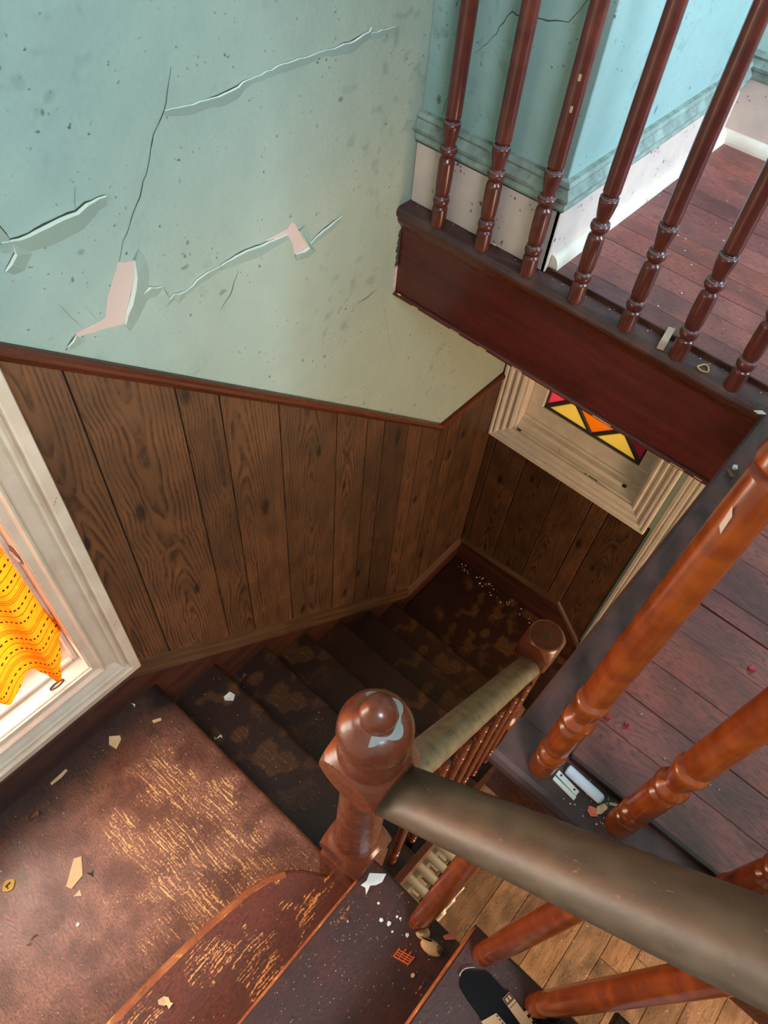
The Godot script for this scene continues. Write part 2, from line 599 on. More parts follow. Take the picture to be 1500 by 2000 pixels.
# per: metres that the picture covers along u and v
func tmat(called: String, t: Array, per: Vector2, rough: float, bump := 0.0, tri := false, tint := Color.WHITE) -> StandardMaterial3D:
	var m := mat(called, tint, rough)
	m.albedo_texture = t[0]
	if t.size() > 2 or (t.size() == 2 and bump == 0.0):
		m.roughness_texture = t[1]
		m.roughness_texture_channel = BaseMaterial3D.TEXTURE_CHANNEL_RED
	if bump != 0.0:
		m.heightmap_enabled = true
		m.heightmap_texture = t[t.size() - 1]
		m.heightmap_scale = bump
	m.uv1_scale = Vector3(1.0 / per.x, 1.0 / per.y, 1.0)
	if tri:
		m.uv1_triplanar = true
		m.uv1_world_triplanar = false
		m.uv1_scale = Vector3(1.0 / per.x, 1.0 / per.x, 1.0 / per.x)
	return m

func materials() -> void:
	var oak := oak_texture()
	for k in 3:
		tmat("oak_print_%d" % k, oak, Vector2(1.3, 0.88), 0.48, 0.03, false, [Color(0.75, 0.72, 0.69), Color(0.82, 0.78, 0.76), Color(0.68, 0.65, 0.60)][k])
	mat("groove", Color(0.05, 0.03, 0.02), 0.8)
	var pl := plaster_texture(1280, 5, Color(0.585, 0.668, 0.632), Color(0.56, 0.648, 0.62), 1.0)
	tmat("plaster", pl, Vector2(2.4, 2.4), 0.62, 0.5)
	tmat("hall_plaster", pl, Vector2(1.9, 1.9), 0.55, 0.2, false, Color(0.86, 0.95, 1.0))
	mat("plain_plaster", Color(0.66, 0.73, 0.68), 0.8)
	mat("bare_plaster", Color(0.77, 0.675, 0.635), 0.9)
	mat("crack_dark", Color(0.22, 0.21, 0.17), 0.9)
	mat("paint_edge", Color(0.86, 0.87, 0.82), 0.6)
	mat("paint_flap", Color(0.565, 0.635, 0.59), 0.6)
	var white := mottle_texture(384, 21, Color(0.84, 0.775, 0.70), Color(0.80, 0.72, 0.64), Color(0.60, 0.48, 0.38), 0.42)
	tmat("white_paint", white, Vector2(0.5, 0.5), 0.5, 0.0, true)
	var pink := mottle_texture(384, 25, Color(0.80, 0.70, 0.63), Color(0.76, 0.67, 0.62), Color(0.33, 0.24, 0.20), 0.45)
	tmat("pink_paint", pink, Vector2(0.5, 0.5), 0.6, 0.0, true)
	var aqua := mottle_texture(384, 29, Color(0.53, 0.58, 0.53), Color(0.43, 0.46, 0.42), Color(0.33, 0.32, 0.28), 0.55)
	tmat("aqua_moulding", aqua, Vector2(0.22, 0.22), 0.75, 0.0, true)
	var red := mottle_texture(512, 31, Color(0.34, 0.115, 0.085), Color(0.28, 0.09, 0.07), Color(0.40, 0.18, 0.12), 0.20, 0.15)
	tmat("red_beam", red, Vector2(0.9, 0.3), 0.36)
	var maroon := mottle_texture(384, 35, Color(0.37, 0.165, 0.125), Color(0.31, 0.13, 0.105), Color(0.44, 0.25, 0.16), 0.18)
	tmat("cool_lit_wood", maroon, Vector2(0.3, 0.3), 0.34, 0.0, true)  # far balusters: same wood as the near ones, cool hall light in the colour
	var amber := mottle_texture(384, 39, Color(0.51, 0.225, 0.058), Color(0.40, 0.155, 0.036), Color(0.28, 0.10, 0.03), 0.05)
	tmat("warm_lit_wood", amber, Vector2(0.22, 0.22), 0.30, 0.0, true)  # near balusters: the same wood again, warm window light put into its colour
	var newel := mottle_texture(384, 43, Color(0.40, 0.20, 0.115), Color(0.34, 0.155, 0.09), Color(0.27, 0.12, 0.07), 0.04)
	tmat("newel_wood", newel, Vector2(0.3, 0.3), 0.36, 0.0, true)
	var rail := mottle_texture(512, 47, Color(0.34, 0.275, 0.205), Color(0.29, 0.225, 0.165), Color(0.50, 0.38, 0.25), 0.46)
	tmat("rail_varnish", rail, Vector2(0.5, 0.25), 0.6)
	var gilt := mottle_texture(512, 51, Color(0.52, 0.475, 0.40), Color(0.44, 0.40, 0.33), Color(0.20, 0.15, 0.10), 0.52)
	tmat("peeling_rail", gilt, Vector2(0.32, 0.32), 0.42)
	var chair := mottle_texture(384, 55, Color(0.36, 0.155, 0.075), Color(0.25, 0.10, 0.05), Color(0.46, 0.24, 0.13), 0.25, 0.15)
	tmat("chair_rail", chair, Vector2(0.8, 0.2), 0.36)
	var skirt := mottle_texture(384, 59, Color(0.29, 0.145, 0.09), Color(0.22, 0.10, 0.06), Color(0.36, 0.22, 0.13), 0.32, 0.2)
	tmat("brown_skirting", skirt, Vector2(0.8, 0.3), 0.45)
	var mould := mottle_texture(384, 63, Color(0.37, 0.255, 0.17), Color(0.30, 0.195, 0.125), Color(0.42, 0.30, 0.20), 0.3, 0.2)
	tmat("brown_moulding", mould, Vector2(0.8, 0.2), 0.5)
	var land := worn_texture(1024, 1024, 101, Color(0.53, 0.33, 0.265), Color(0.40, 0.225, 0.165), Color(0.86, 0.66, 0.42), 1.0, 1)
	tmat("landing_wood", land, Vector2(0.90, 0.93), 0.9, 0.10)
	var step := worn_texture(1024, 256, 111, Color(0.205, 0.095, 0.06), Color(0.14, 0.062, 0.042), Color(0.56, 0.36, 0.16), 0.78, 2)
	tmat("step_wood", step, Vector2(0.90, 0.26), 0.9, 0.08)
	var up := worn_texture(1024, 256, 121, Color(0.28, 0.11, 0.06), Color(0.19, 0.072, 0.04), Color(0.66, 0.40, 0.20), 0.75, 0)
	tmat("upper_step_wood", up, Vector2(0.9, 0.26), 1.1, 0.08)
	var nose := worn_texture(512, 64, 131, Color(0.58, 0.30, 0.15), Color(0.66, 0.38, 0.19), Color(0.86, 0.60, 0.33), 0.9, 0)
	tmat("worn_nose", nose, Vector2(0.6, 0.06), 0.8, 0.05)
	var bull := worn_texture(1024, 512, 161, Color(0.42, 0.185, 0.11), Color(0.30, 0.125, 0.08), Color(0.84, 0.57, 0.30), 1.0, 4)
	tmat("bullnose_wood", bull, Vector2(0.9, 0.45), 0.85, 0.08)
	var floor := worn_texture(1024, 512, 141, Color(0.54, 0.285, 0.25), Color(0.43, 0.23, 0.21), Color(0.62, 0.42, 0.34), 0.42, 3, 1.0)
	for k in 4:
		tmat("floor_wood_%d" % k, floor, Vector2(1.4, 0.5), 0.75, 0.05, false, [Color(1, 1, 1), Color(0.90, 0.88, 0.92), Color(1.0, 0.94, 0.90), Color(0.84, 0.84, 0.88)][k])
	var dust := mottle_texture(384, 67, Color(0.33, 0.205, 0.18), Color(0.25, 0.15, 0.135), Color(0.45, 0.42, 0.39), 0.28)
	tmat("dusty_strip", dust, Vector2(0.3, 0.3), 0.7, 0.0, true)
	var lam := worn_texture(1024, 512, 151, Color(0.60, 0.46, 0.36), Color(0.48, 0.36, 0.27), Color(0.72, 0.58, 0.44), 0.0, 5, 1.0)
	for k in 3:
		tmat("laminate_%d" % k, lam, Vector2(1.2, 0.5), 0.6, 0.0, false, [Color(1, 1, 1), Color(0.86, 0.85, 0.83), Color(1.08, 1.05, 1.0)][k])
	mat("radiator_paint", Color(0.86, 0.82, 0.75), 0.5)
	mat("rust", Color(0.30, 0.20, 0.12), 0.9)
	mat("dust_grey", Color(0.40, 0.345, 0.335), 0.95)
	mat("lead", Color(0.20, 0.16, 0.12), 0.6)
	var cl := mat("curtain_cloth", Color(1, 1, 1), 0.9, 0.1)
	cl.albedo_texture = curtain_texture()
	cl.uv1_scale = Vector3(1.0 / 0.42, 1.0 / 0.50, 1)
	cl.backlight_enabled = true
	cl.backlight = Color(1, 1, 1)
	for g in [["glass_yellow", Color(1.0, 0.90, 0.52)], ["glass_orange", Color(1.0, 0.66, 0.15)], ["glass_pink", Color(1.0, 0.45, 0.55)], ["glass_red", Color(0.62, 0.20, 0.30)]]:
		var m := mat(g[0], g[1], 0.35)
		m.backlight_enabled = true
		m.backlight = g[1]
	var pane := mat("clear_pane", Color(0.95, 0.97, 1.0, 0.06), 0.05)
	pane.transparency = BaseMaterial3D.TRANSPARENCY_ALPHA
	mat("chip_cream", Color(0.86, 0.70, 0.52), 0.7)
	mat("chip_white", Color(0.88, 0.86, 0.82), 0.7)
	mat("chip_pink", Color(0.85, 0.42, 0.36), 0.7)
	mat("chip_red", Color(0.62, 0.13, 0.15), 0.6)
	mat("shaving", Color(0.50, 0.32, 0.18), 0.8)
	mat("dry_wood", Color(0.70, 0.56, 0.47), 0.8)
	mat("button_yellow", Color(0.78, 0.58, 0.18), 0.5)
	mat("leaf_green", Color(0.10, 0.26, 0.07), 0.5)
	mat("steel", Color(0.72, 0.72, 0.70), 0.35, 0.5, 0.7)
	mat("milky_plastic", Color(0.80, 0.80, 0.84), 0.3)
	mat("black_plastic", Color(0.022, 0.016, 0.014), 0.45, 0.25)
	mat("old_filler", Color(0.47, 0.48, 0.46), 0.9)
	mat("gold_thread", Color(0.75, 0.62, 0.38), 0.5)
	mat("dark_fur", Color(0.03, 0.045, 0.038), 0.9)
	mat("card_cream", Color(0.72, 0.58, 0.42), 0.6)
	mat("orange_plastic", Color(0.85, 0.36, 0.12), 0.5)
	mat("clay_cream", Color(0.74, 0.58, 0.40), 0.7)

# ---------------------------------------------------------------- the place
const XW := -1.0        # face of the left wall
const ZF := -2.126      # face of the far wall of the stairwell
const YL := -2.11       # upper landing
const YB := -3.42       # lower landing
const YG := -3.79       # lower floor
const YU := -0.962      # upper hall floor
const ZB := -1.309      # face of the red fascia

func stair_y(z: float) -> float:   # line through the nosings of the lower flight
	return YL + (z + 0.298) * 0.895

func _ready() -> void:
	rng.seed = 7
	lens_and_light()
	materials()
	left_wall()
	far_wall()
	hall_walls()
	floors()
	shell()
	fascia()
	lower_flight()
	upper_flight()
	left_window()
	stained_window()
	curtain()
	hall_railing()
	upper_railing()
	lower_railing()
	radiator()
	litter()

func lens_and_light() -> void:
	var cam := Camera3D.new()
	cam.name = "camera"
	add_child(cam)
	cam.position = P(0, 0, 0)
	cam.basis = Basis.from_euler(Vector3(-0.93339, 0.62592, 0.12031), EULER_ORDER_YXZ)
	cam.fov = 70.7885
	cam.near = 0.02
	cam.current = true
	var e := Environment.new()
	var sm := ProceduralSkyMaterial.new()
	sm.sky_top_color = Color(0.72, 0.82, 0.95)
	sm.sky_horizon_color = Color(0.95, 0.96, 0.98)
	sm.ground_bottom_color = Color(0.55, 0.55, 0.52)
	sm.ground_horizon_color = Color(0.85, 0.86, 0.86)
	sm.sky_energy_multiplier = 1.1
	sm.ground_energy_multiplier = 0.9
	var sky := Sky.new()
	sky.sky_material = sm
	e.background_mode = Environment.BG_SKY
	e.sky = sky
	e.tonemap_mode = Environment.TONE_MAPPER_LINEAR
	e.tonemap_exposure = 1.0
	e.sdfgi_enabled = true
	e.ssao_enabled = true
	e.ssil_enabled = true
	var we := WorldEnvironment.new()
	we.name = "environment"
	we.environment = e
	add_child(we)
	# daylight through the hall window, the lower room's window, the curtained window and the stained one
	day("hall_daylight", P(2.36, 0.45, -1.90), Vector3(-1, -0.25, 0.0), Vector2(0.62, 1.3), Color(0.76, 0.88, 1.0), 26.0)
	day("lower_daylight", P(2.36, -2.3, -0.7), Vector3(-1, -0.35, -0.1), Vector2(1.1, 1.3), Color(1.0, 0.86, 0.72), 9.5)
	day("curtain_daylight", P(-1.24, -1.1, 0.29), Vector3(1, -0.25, -0.05), Vector2(0.86, 1.36), Color(1.0, 0.93, 0.86), 5.8)
	day("stained_daylight", P(-0.59, -1.8, -2.42), Vector3(0, 0, 1), Vector2(0.6, 0.7), Color(1.0, 0.97, 0.9), 0.3)
	day("stairhead_daylight", P(1.15, 1.05, 0.575), Vector3(-0.85, -0.85, -1), Vector2(0.8, 0.7), Color(0.90, 0.94, 1.0), 10.5)

func day(called: String, at: Vector3, to: Vector3, size: Vector2, c: Color, energy: float) -> void:
	var l := AreaLight3D.new()
	l.name = called
	l.area_size = size
	l.light_color = c
	l.light_energy = energy
	l.light_size = 0.3
	l.shadow_enabled = true
	l.set("area_range", 12.0)
	add_child(l)
	l.position = at
	l.look_at_from_position(at, at + to, Vector3.UP if absf(to.normalized().y) < 0.95 else Vector3.RIGHT)

# ---------------------------------------------------------------- left wall
func rail_y(z: float) -> float:    # foot of the chair rail
	return -0.828 + (maxf(z, -1.685) + 0.292) * 0.880
func skirt_y(z: float) -> float:   # top of the skirting moulding
	return -1.885 + (clampf(z, -1.66, -0.236) + 0.236) * 0.951

func left_wall() -> void:
	var w := struct("wall_left", "pale green plaster wall of the stairwell with long cracks and torn paint above wood panelling", P(XW, 0, -0.5))
	w.position.y = 0
	var b := MB.new()
	for r in [[-2.35, -0.168, YG, 1.5], [0.75, 1.3, YG, 1.5], [-0.168, 0.75, -0.38, 1.5], [-0.168, 0.75, YG, -1.80]]:
		b.box(P(XW - 0.16, r[2], r[0]), P(XW, r[3], r[1]), 0.0, 2)
	for i in b.V.size():
		b.U[i] = Vector2(-b.V[i].z - 0.1, 1.9 - (b.V[i].y - Y0 + 1.6))
	part("plaster", b, M.plaster, w)
	# panelling: boards of random widths
	var bk := prism([P(XW, rail_y(-0.17), -0.17), P(XW, rail_y(-1.685), -1.685), P(XW, rail_y(-2.1), ZF), P(XW, skirt_y(-2.1) - 0.03, ZF), P(XW, skirt_y(-1.66) - 0.03, -1.66), P(XW, skirt_y(-0.236) - 0.03, -0.236), P(XW, skirt_y(0) - 0.03, -0.17)], Vector3(0.002, 0, 0))
	part("panel_backing", bk, M.groove, w)
	var seams := [-0.262, -0.376, -0.583, -0.688, -0.863, -1.084, -1.227, -1.319, -1.458, -1.549, -1.682, -1.738, -1.825, -1.982, ZF]
	for k in seams.size() - 1:
		var z0: float = seams[k] - 0.002
		var z1: float = seams[k + 1] + 0.002
		var top := []
		var bot := []
		for z in [z0, -1.685, z1]:
			if z <= z0 and z >= z1: top.append(P(XW, rail_y(z) + 0.012, z))
		for z in [z0, -0.236, -1.66, z1]:
			if z <= z0 and z >= z1: bot.append(P(XW, skirt_y(z) - 0.02, z))
		bot.reverse()
		var pb := prism(top + bot, Vector3(0.008, 0, 0))
		var lane: int = [0, 2, 1, 3, 2, 0, 1, 3, 2, 1, 3, 0, 1, 2][k]
		var mid := (z0 + z1) * 0.5
		for i in pb.V.size():
			pb.U[i] = Vector2(pb.V[i].y + k * 0.37, (lane + 0.5) * 0.22 + clampf(pb.V[i].z - mid, -0.105, 0.105))
		part("panel_board", pb, M["oak_print_%d" % ([1, 1, 0, 1, 0, 1, 0, 2, 1, 0, 2, 0, 2, 0][k])], w)
	# chair rail, round-faced, bent where the flight ends
	var cr := struct("trim_1", "red-brown round chair rail capping the panelling down the left wall", P(XW, -1.4, -1.0))
	var sect := []
	for k in 9:
		var t := PI * k / 8.0 - PI / 2
		sect.append(Vector2(cos(t) * 0.020, 0.0165 + sin(t) * 0.0165))
	sect.append(Vector2(0.0, 0.033)); sect.append(Vector2(0.0, 0.0))
	var up1 := Vector3(0, 1, 0)
	var bend := Vector3(0, 1.0, 0.0)
	var rx := Vector3(1, 0, 0)
	part("rail", swept([P(XW, rail_y(-0.262), -0.262), P(XW, rail_y(-0.7), -0.7), P(XW, rail_y(-1.2), -1.2), P(XW, rail_y(-1.685), -1.685), P(XW, rail_y(-2.1), ZF)], sect, [rx, rx, rx, rx, rx], [bend * 1.25, bend * 1.25, bend * 1.25, bend * 1.1, up1]), M.chair_rail, cr)
	# skirting: two-step moulding over a plain board that runs down the flight
	var sk := struct("baseboard_left", "dark brown stair skirting with a stepped moulding under the panelling", P(XW, -2.5, -1.0))
	var path: Array = [P(XW, skirt_y(0.4), 1.0), P(XW, skirt_y(-0.236), -0.236), P(XW, skirt_y(-1.0), -1.0), P(XW, skirt_y(-1.66), -1.66), P(XW, skirt_y(-2.0), ZF)]
	var prof := [Vector2(0, 0), Vector2(0.008, 0), Vector2(0.016, -0.008), Vector2(0.016, -0.030), Vector2(0.021, -0.034), Vector2(0.024, -0.042), Vector2(0.024, -0.060), Vector2(0.018, -0.064), Vector2(0, -0.064)]
	var n5 := [rx, rx, rx, rx, rx]
	part("moulding", swept(path, prof, n5, [up1, up1 * 1.2, up1 * 1.38, up1 * 1.2, up1]), M.brown_moulding, sk)
	var poly := []
	for p in path: poly.append(Vector3(p.x, p.y - 0.05, p.z))
	poly.append(P(XW, YB - 0.05, ZF)); poly.append(P(XW, YB - 0.05, -1.75)); poly.append(P(XW, YL - 0.35, -0.236)); poly.append(P(XW, YL - 0.35, 1.0))
	part("board", planar(prism(poly, Vector3(0.014, 0, 0)), 2, 1), M.brown_skirting, sk)
	cracks(w)

# a jagged crack: a dark slit with a pale lifted lip under it
func crack(w: Node, pts: Array, gap: float, lip: float, face := 0, at := XW) -> void:
	var dark := MB.new()
	var edge := MB.new()
	var q := []
	for k in pts.size() - 1:   # more points, jagged
		var a := Vector2(pts[k][0], pts[k][1])
		var c := Vector2(pts[k + 1][0], pts[k + 1][1])
		var n := maxi(1, int(a.distance_to(c) / 0.012))
		for j in n:
			var t := float(j) / n
			q.append(a.lerp(c, t) + Vector2(rng.randf_range(-1, 1), rng.randf_range(-1, 1)) * (0.0016 if k + j > 0 else 0.0))
	q.append(Vector2(pts[-1][0], pts[-1][1]))
	var place := func(p: Vector2, d: float) -> Vector3:
		return P(at + d, p.y, p.x) if face == 0 else P(p.x, p.y, at + d)
	var rows := [PackedVector3Array(), PackedVector3Array()]
	var r2 := [PackedVector3Array(), PackedVector3Array(), PackedVector3Array()]
	for k in q.size():
		var d: Vector2 = (q[mini(k + 1, q.size() - 1)] - q[maxi(k - 1, 0)]).normalized()
		var nrm := Vector2(-d.y, d.x)
		if nrm.y < 0: nrm = -nrm
		var t := float(k) / maxi(1, q.size() - 1)
		var wd := gap * 0.55 * (0.25 + 0.75 * sin(PI * clampf(t, 0.04, 0.96))) * rng.randf_range(0.6, 1.2)
		rows[0].append(place.call(q[k] + nrm * wd * 0.5, 0.0007))
		rows[1].append(place.call(q[k] - nrm * wd * 0.5, 0.0007))
		if lip > 0.0:
			var lh := lip * (0.3 + 0.7 * sin(PI * clampf(t, 0.05, 0.95)))
			r2[0].append(place.call(q[k] - nrm * wd * 0.4, 0.0008))
			r2[1].append(place.call(q[k] - nrm * (wd * 0.5 + 0.0005), 0.0012 + lh))
			r2[2].append(place.call(q[k] - nrm * (wd * 0.5 + 0.006 + lh * 3.4), 0.0006))
	dark.loft([rows[0], rows[1]], false, false, Vector2.ZERO, false)
	part("crack", dark, M.crack_dark, w)
	if lip > 0.0:
		var e1 := MB.new()
		e1.loft([r2[0], r2[1]], false, false, Vector2.ZERO, false)
		part("crack_edge", e1, M.paint_edge, w)
		edge.loft([r2[1], r2[2]], false, false, Vector2.ZERO, false)
		part("lifted_paint", edge, M.paint_flap, w)

# bare plaster where the paint has come away, with the torn paint standing up along its edge
func torn(w: Node, pts: Array, edge_from: int, edge_to: int, lift: float) -> void:
	var poly := []
	var c := Vector2.ZERO
	for p in pts: c += Vector2(p[0], p[1])
	c /= pts.size()
	var q := []
	for k in pts.size():
		var a := Vector2(pts[k][0], pts[k][1])
		var b := Vector2(pts[(k + 1) % pts.size()][0], pts[(k + 1) % pts.size()][1])
		var n := maxi(1, int(a.distance_to(b) / 0.012))
		for j in n:
			q.append(a.lerp(b, float(j) / n) + Vector2(rng.randf_range(-1, 1), rng.randf_range(-1, 1)) * 0.0012)
	for p in q: poly.append(P(XW, p.y, p.x))
	part("bare_patch", prism(poly, Vector3(0.0008, 0, 0)), M.bare_plaster, w)
	var inn := PackedVector3Array(); var mid := PackedVector3Array(); var out := PackedVector3Array()
	for k in range(edge_from, edge_to + 1):
		var a2 := Vector2(pts[k % pts.size()][0], pts[k % pts.size()][1])
		var d := (a2 - c).normalized()
		var t := float(k - edge_from) / maxi(1, edge_to - edge_from)
		var l := lift * (0.35 + 0.65 * sin(PI * t))
		inn.append(P(XW + 0.001, a2.y, a2.x))
		mid.append(P(XW + 0.0015 + l, a2.y + d.y * 0.001, a2.x + d.x * 0.001))
		out.append(P(XW + 0.0008, a2.y + d.y * (0.012 + 3 * l), a2.x + d.x * (0.012 + 3 * l)))
	var e := MB.new()
	e.loft([inn, mid], false, false, Vector2.ZERO, false)
	part("torn_edge", e, M.paint_edge, w)
	var f := MB.new()
	f.loft([mid, out], false, false, Vector2.ZERO, false)
	part("lifted_paint", f, M.paint_flap, w)

func cracks(w: Node) -> void:
	crack(w, [[-0.362, -0.646], [-0.39, -0.652], [-0.432, -0.648], [-0.487, -0.649], [-0.505, -0.642], [-0.542, -0.644]], 0.0090, 0.0085)
	crack(w, [[-0.487, -0.648], [-0.492, -0.63], [-0.497, -0.614]], 0.002, 0.0)
	crack(w, [[-0.376, -0.650], [-0.371, -0.625], [-0.362, -0.60]], 0.004, 0.006)
	crack(w, [[-0.376, -0.652], [-0.374, -0.672], [-0.352, -0.69]], 0.004, 0.007)
	crack(w, [[-0.537, -0.761], [-0.553, -0.729], [-0.594, -0.681], [-0.621, -0.639], [-0.649, -0.583], [-0.675, -0.556], [-0.70, -0.50]], 0.0042, 0.0)
	crack(w, [[-0.675, -0.556], [-0.755, -0.564], [-0.799, -0.564]], 0.0006, 0.003)
	crack(w, [[-0.755, -0.564], [-0.78, -0.565], [-0.81, -0.561], [-0.850, -0.557]], 0.0045, 0.004)
	crack(w, [[-0.850, -0.558], [-0.939, -0.553], [-1.04, -0.558]], 0.0008, 0.0025)
	crack(w, [[-1.04, -0.558], [-1.094, -0.559], [-1.150, -0.555], [-1.155, -0.548]], 0.004, 0.004)
	crack(w, [[-1.150, -0.557], [-1.225, -0.562]], 0.0015, 0.002)
	torn(w, [[-0.534, -0.762], [-0.563, -0.771], [-0.558, -0.80], [-0.549, -0.819], [-0.535, -0.845], [-0.524, -0.860], [-0.516, -0.881], [-0.473, -0.869], [-0.440, -0.862], [-0.423, -0.860], [-0.424, -0.849], [-0.457, -0.851], [-0.484, -0.850], [-0.499, -0.814]], 1, 6, 0.010)
	crack(w, [[-0.402, -0.866], [-0.412, -0.860], [-0.423, -0.853]], 0.006, 0.004)
	crack(w, [[-0.546, -0.831], [-0.563, -0.839], [-0.583, -0.836], [-0.609, -0.846]], 0.0014, 0.005)
	crack(w, [[-0.609, -0.846], [-0.613, -0.862], [-0.617, -0.878], [-0.628, -0.874]], 0.0035, 0.004)
	crack(w, [[-0.628, -0.874], [-0.656, -0.881]], 0.0016, 0.005)
	crack(w, [[-0.656, -0.881], [-0.70, -0.866], [-0.744, -0.867]], 0.0010, 0.003)
	crack(w, [[-0.744, -0.867], [-0.797, -0.862], [-0.865, -0.869], [-0.922, -0.876]], 0.0055, 0.006)
	torn(w, [[-0.858, -0.866], [-0.894, -0.866], [-0.925, -0.866], [-0.935, -0.857], [-0.945, -0.862], [-0.955, -0.883], [-0.981, -0.933], [-0.965, -0.935], [-0.942, -0.932], [-0.936, -0.905], [-0.926, -0.884], [-0.894, -0.874]], 5, 8, 0.008)
	crack(w, [[-0.989, -0.928], [-1.005, -0.919], [-1.029, -0.911], [-1.06, -0.908], [-1.090, -0.903]], 0.0055, 0.004)
	crack(w, [[-0.730, -0.966], [-0.745, -0.955], [-0.760, -0.944], [-0.786, -0.899]], 0.0032, 0.0)
	crack(w, [[-1.161, -1.178], [-1.20, -1.176], [-1.234, -1.173]], 0.0045, 0.0)
	crack(w, [[-1.252, -1.190], [-1.289, -1.330], [-1.335, -1.473]], 0.0014, 0.0)
	crack(w, [[-0.413, -0.785], [-0.425, -0.815], [-0.438, -0.846]], 0.0014, 0.0)
	crack(w, [[-0.455, -0.81], [-0.462, -0.83], [-0.468, -0.845]], 0.0012, 0.0)

# ---------------------------------------------------------------- far wall of the stairwell
func far_wall() -> void:
	var w := struct("wall_far", "far stairwell wall with dark panelling under a small stained glass window", P(-0.3, -2.5, ZF))
	var b := MB.new()
	for r in [[-1.16, -0.885, YG, YU - 0.15], [-0.295, 2.5, YG, YU - 0.15], [-0.885, -0.295, YG, -2.28], [-0.885, -0.295, -1.50, YU - 0.15]]:
		b.box(P(r[0], r[2], ZF - 0.16), P(r[1], r[3], ZF), 0.0, 1)
	part("plaster", planar(b, 0, 1), M.plain_plaster, w)
	part("panel_backing", bx(P(XW, -3.7, ZF), P(-0.175, -2.36, ZF + 0.002), 0.0), M.groove, w)
	var seams := [-0.992, -0.951, -0.785, -0.599, -0.434, -0.353, -0.176]
	for k in seams.size() - 1:
		var pb := bx(P(seams[k] + 0.002, -3.62 if k > 3 else -3.25, ZF), P(seams[k + 1] - 0.002, -2.36, ZF + 0.008), 0.002, 1)
		var lane: int = [3, 0, 2, 1, 3, 2][k]
		var mid: float = (seams[k] + seams[k + 1]) * 0.5
		for i in pb.V.size():
			pb.U[i] = Vector2(pb.V[i].y + k * 0.53, (lane + 0.5) * 0.22 + clampf(pb.V[i].x - mid, -0.105, 0.105))
		part("panel_board", pb, M["oak_print_%d" % [2, 0, 2, 0, 1, 2][k]], w)
	var sk := struct("baseboard_far", "dark skirting with a thin moulding that turns down the last steps on the far wall", P(-0.6, -3.3, ZF))
	var path := [P(-0.985, -3.235, ZF), P(-0.36, -3.180, ZF), P(-0.19, -3.36, ZF), P(0.2, -3.76, ZF)]
	var up := Vector3.UP
	var zz := Vector3.BACK
	part("moulding", swept(path, [Vector2(0, 0), Vector2(0, 0.010), Vector2(-0.010, 0.018), Vector2(-0.034, 0.018), Vector2(-0.04, 0.012), Vector2(-0.04, 0)], [up, up * 1.2, up * 1.4, up * 1.4], [zz, zz, zz, zz]), M.brown_moulding, sk)
	part("board", planar(prism([P(-0.985, -3.25, ZF), P(-0.36, -3.195, ZF), P(-0.19, -3.375, ZF), P(0.2, -3.78, ZF), P(-0.36, -3.78, ZF), P(-0.985, YB - 0.1, ZF)], Vector3(0, 0, 0.013)), 0, 1), M.brown_skirting, sk)
	var dc := struct("trim_2", "cream fluted door casing standing to the right of the stained glass window", P(-0.13, -2.6, ZF))
	var sect := [Vector2(0, 0), Vector2(0, 0.018), Vector2(0.014, 0.022), Vector2(0.017, 0.016), Vector2(0.022, 0.016), Vector2(0.026, 0.022), Vector2(0.040, 0.024), Vector2(0.044, 0.018), Vector2(0.05, 0.018), Vector2(0.055, 0.026), Vector2(0.085, 0.026), Vector2(0.09, 0.020), Vector2(0.09, 0)]
	part("casing", swept([P(-0.162, YG, ZF), P(-0.162, YU - 0.16, ZF)], sect, [Vector3.RIGHT, Vector3.RIGHT], [zz, zz]), M.white_paint, dc)

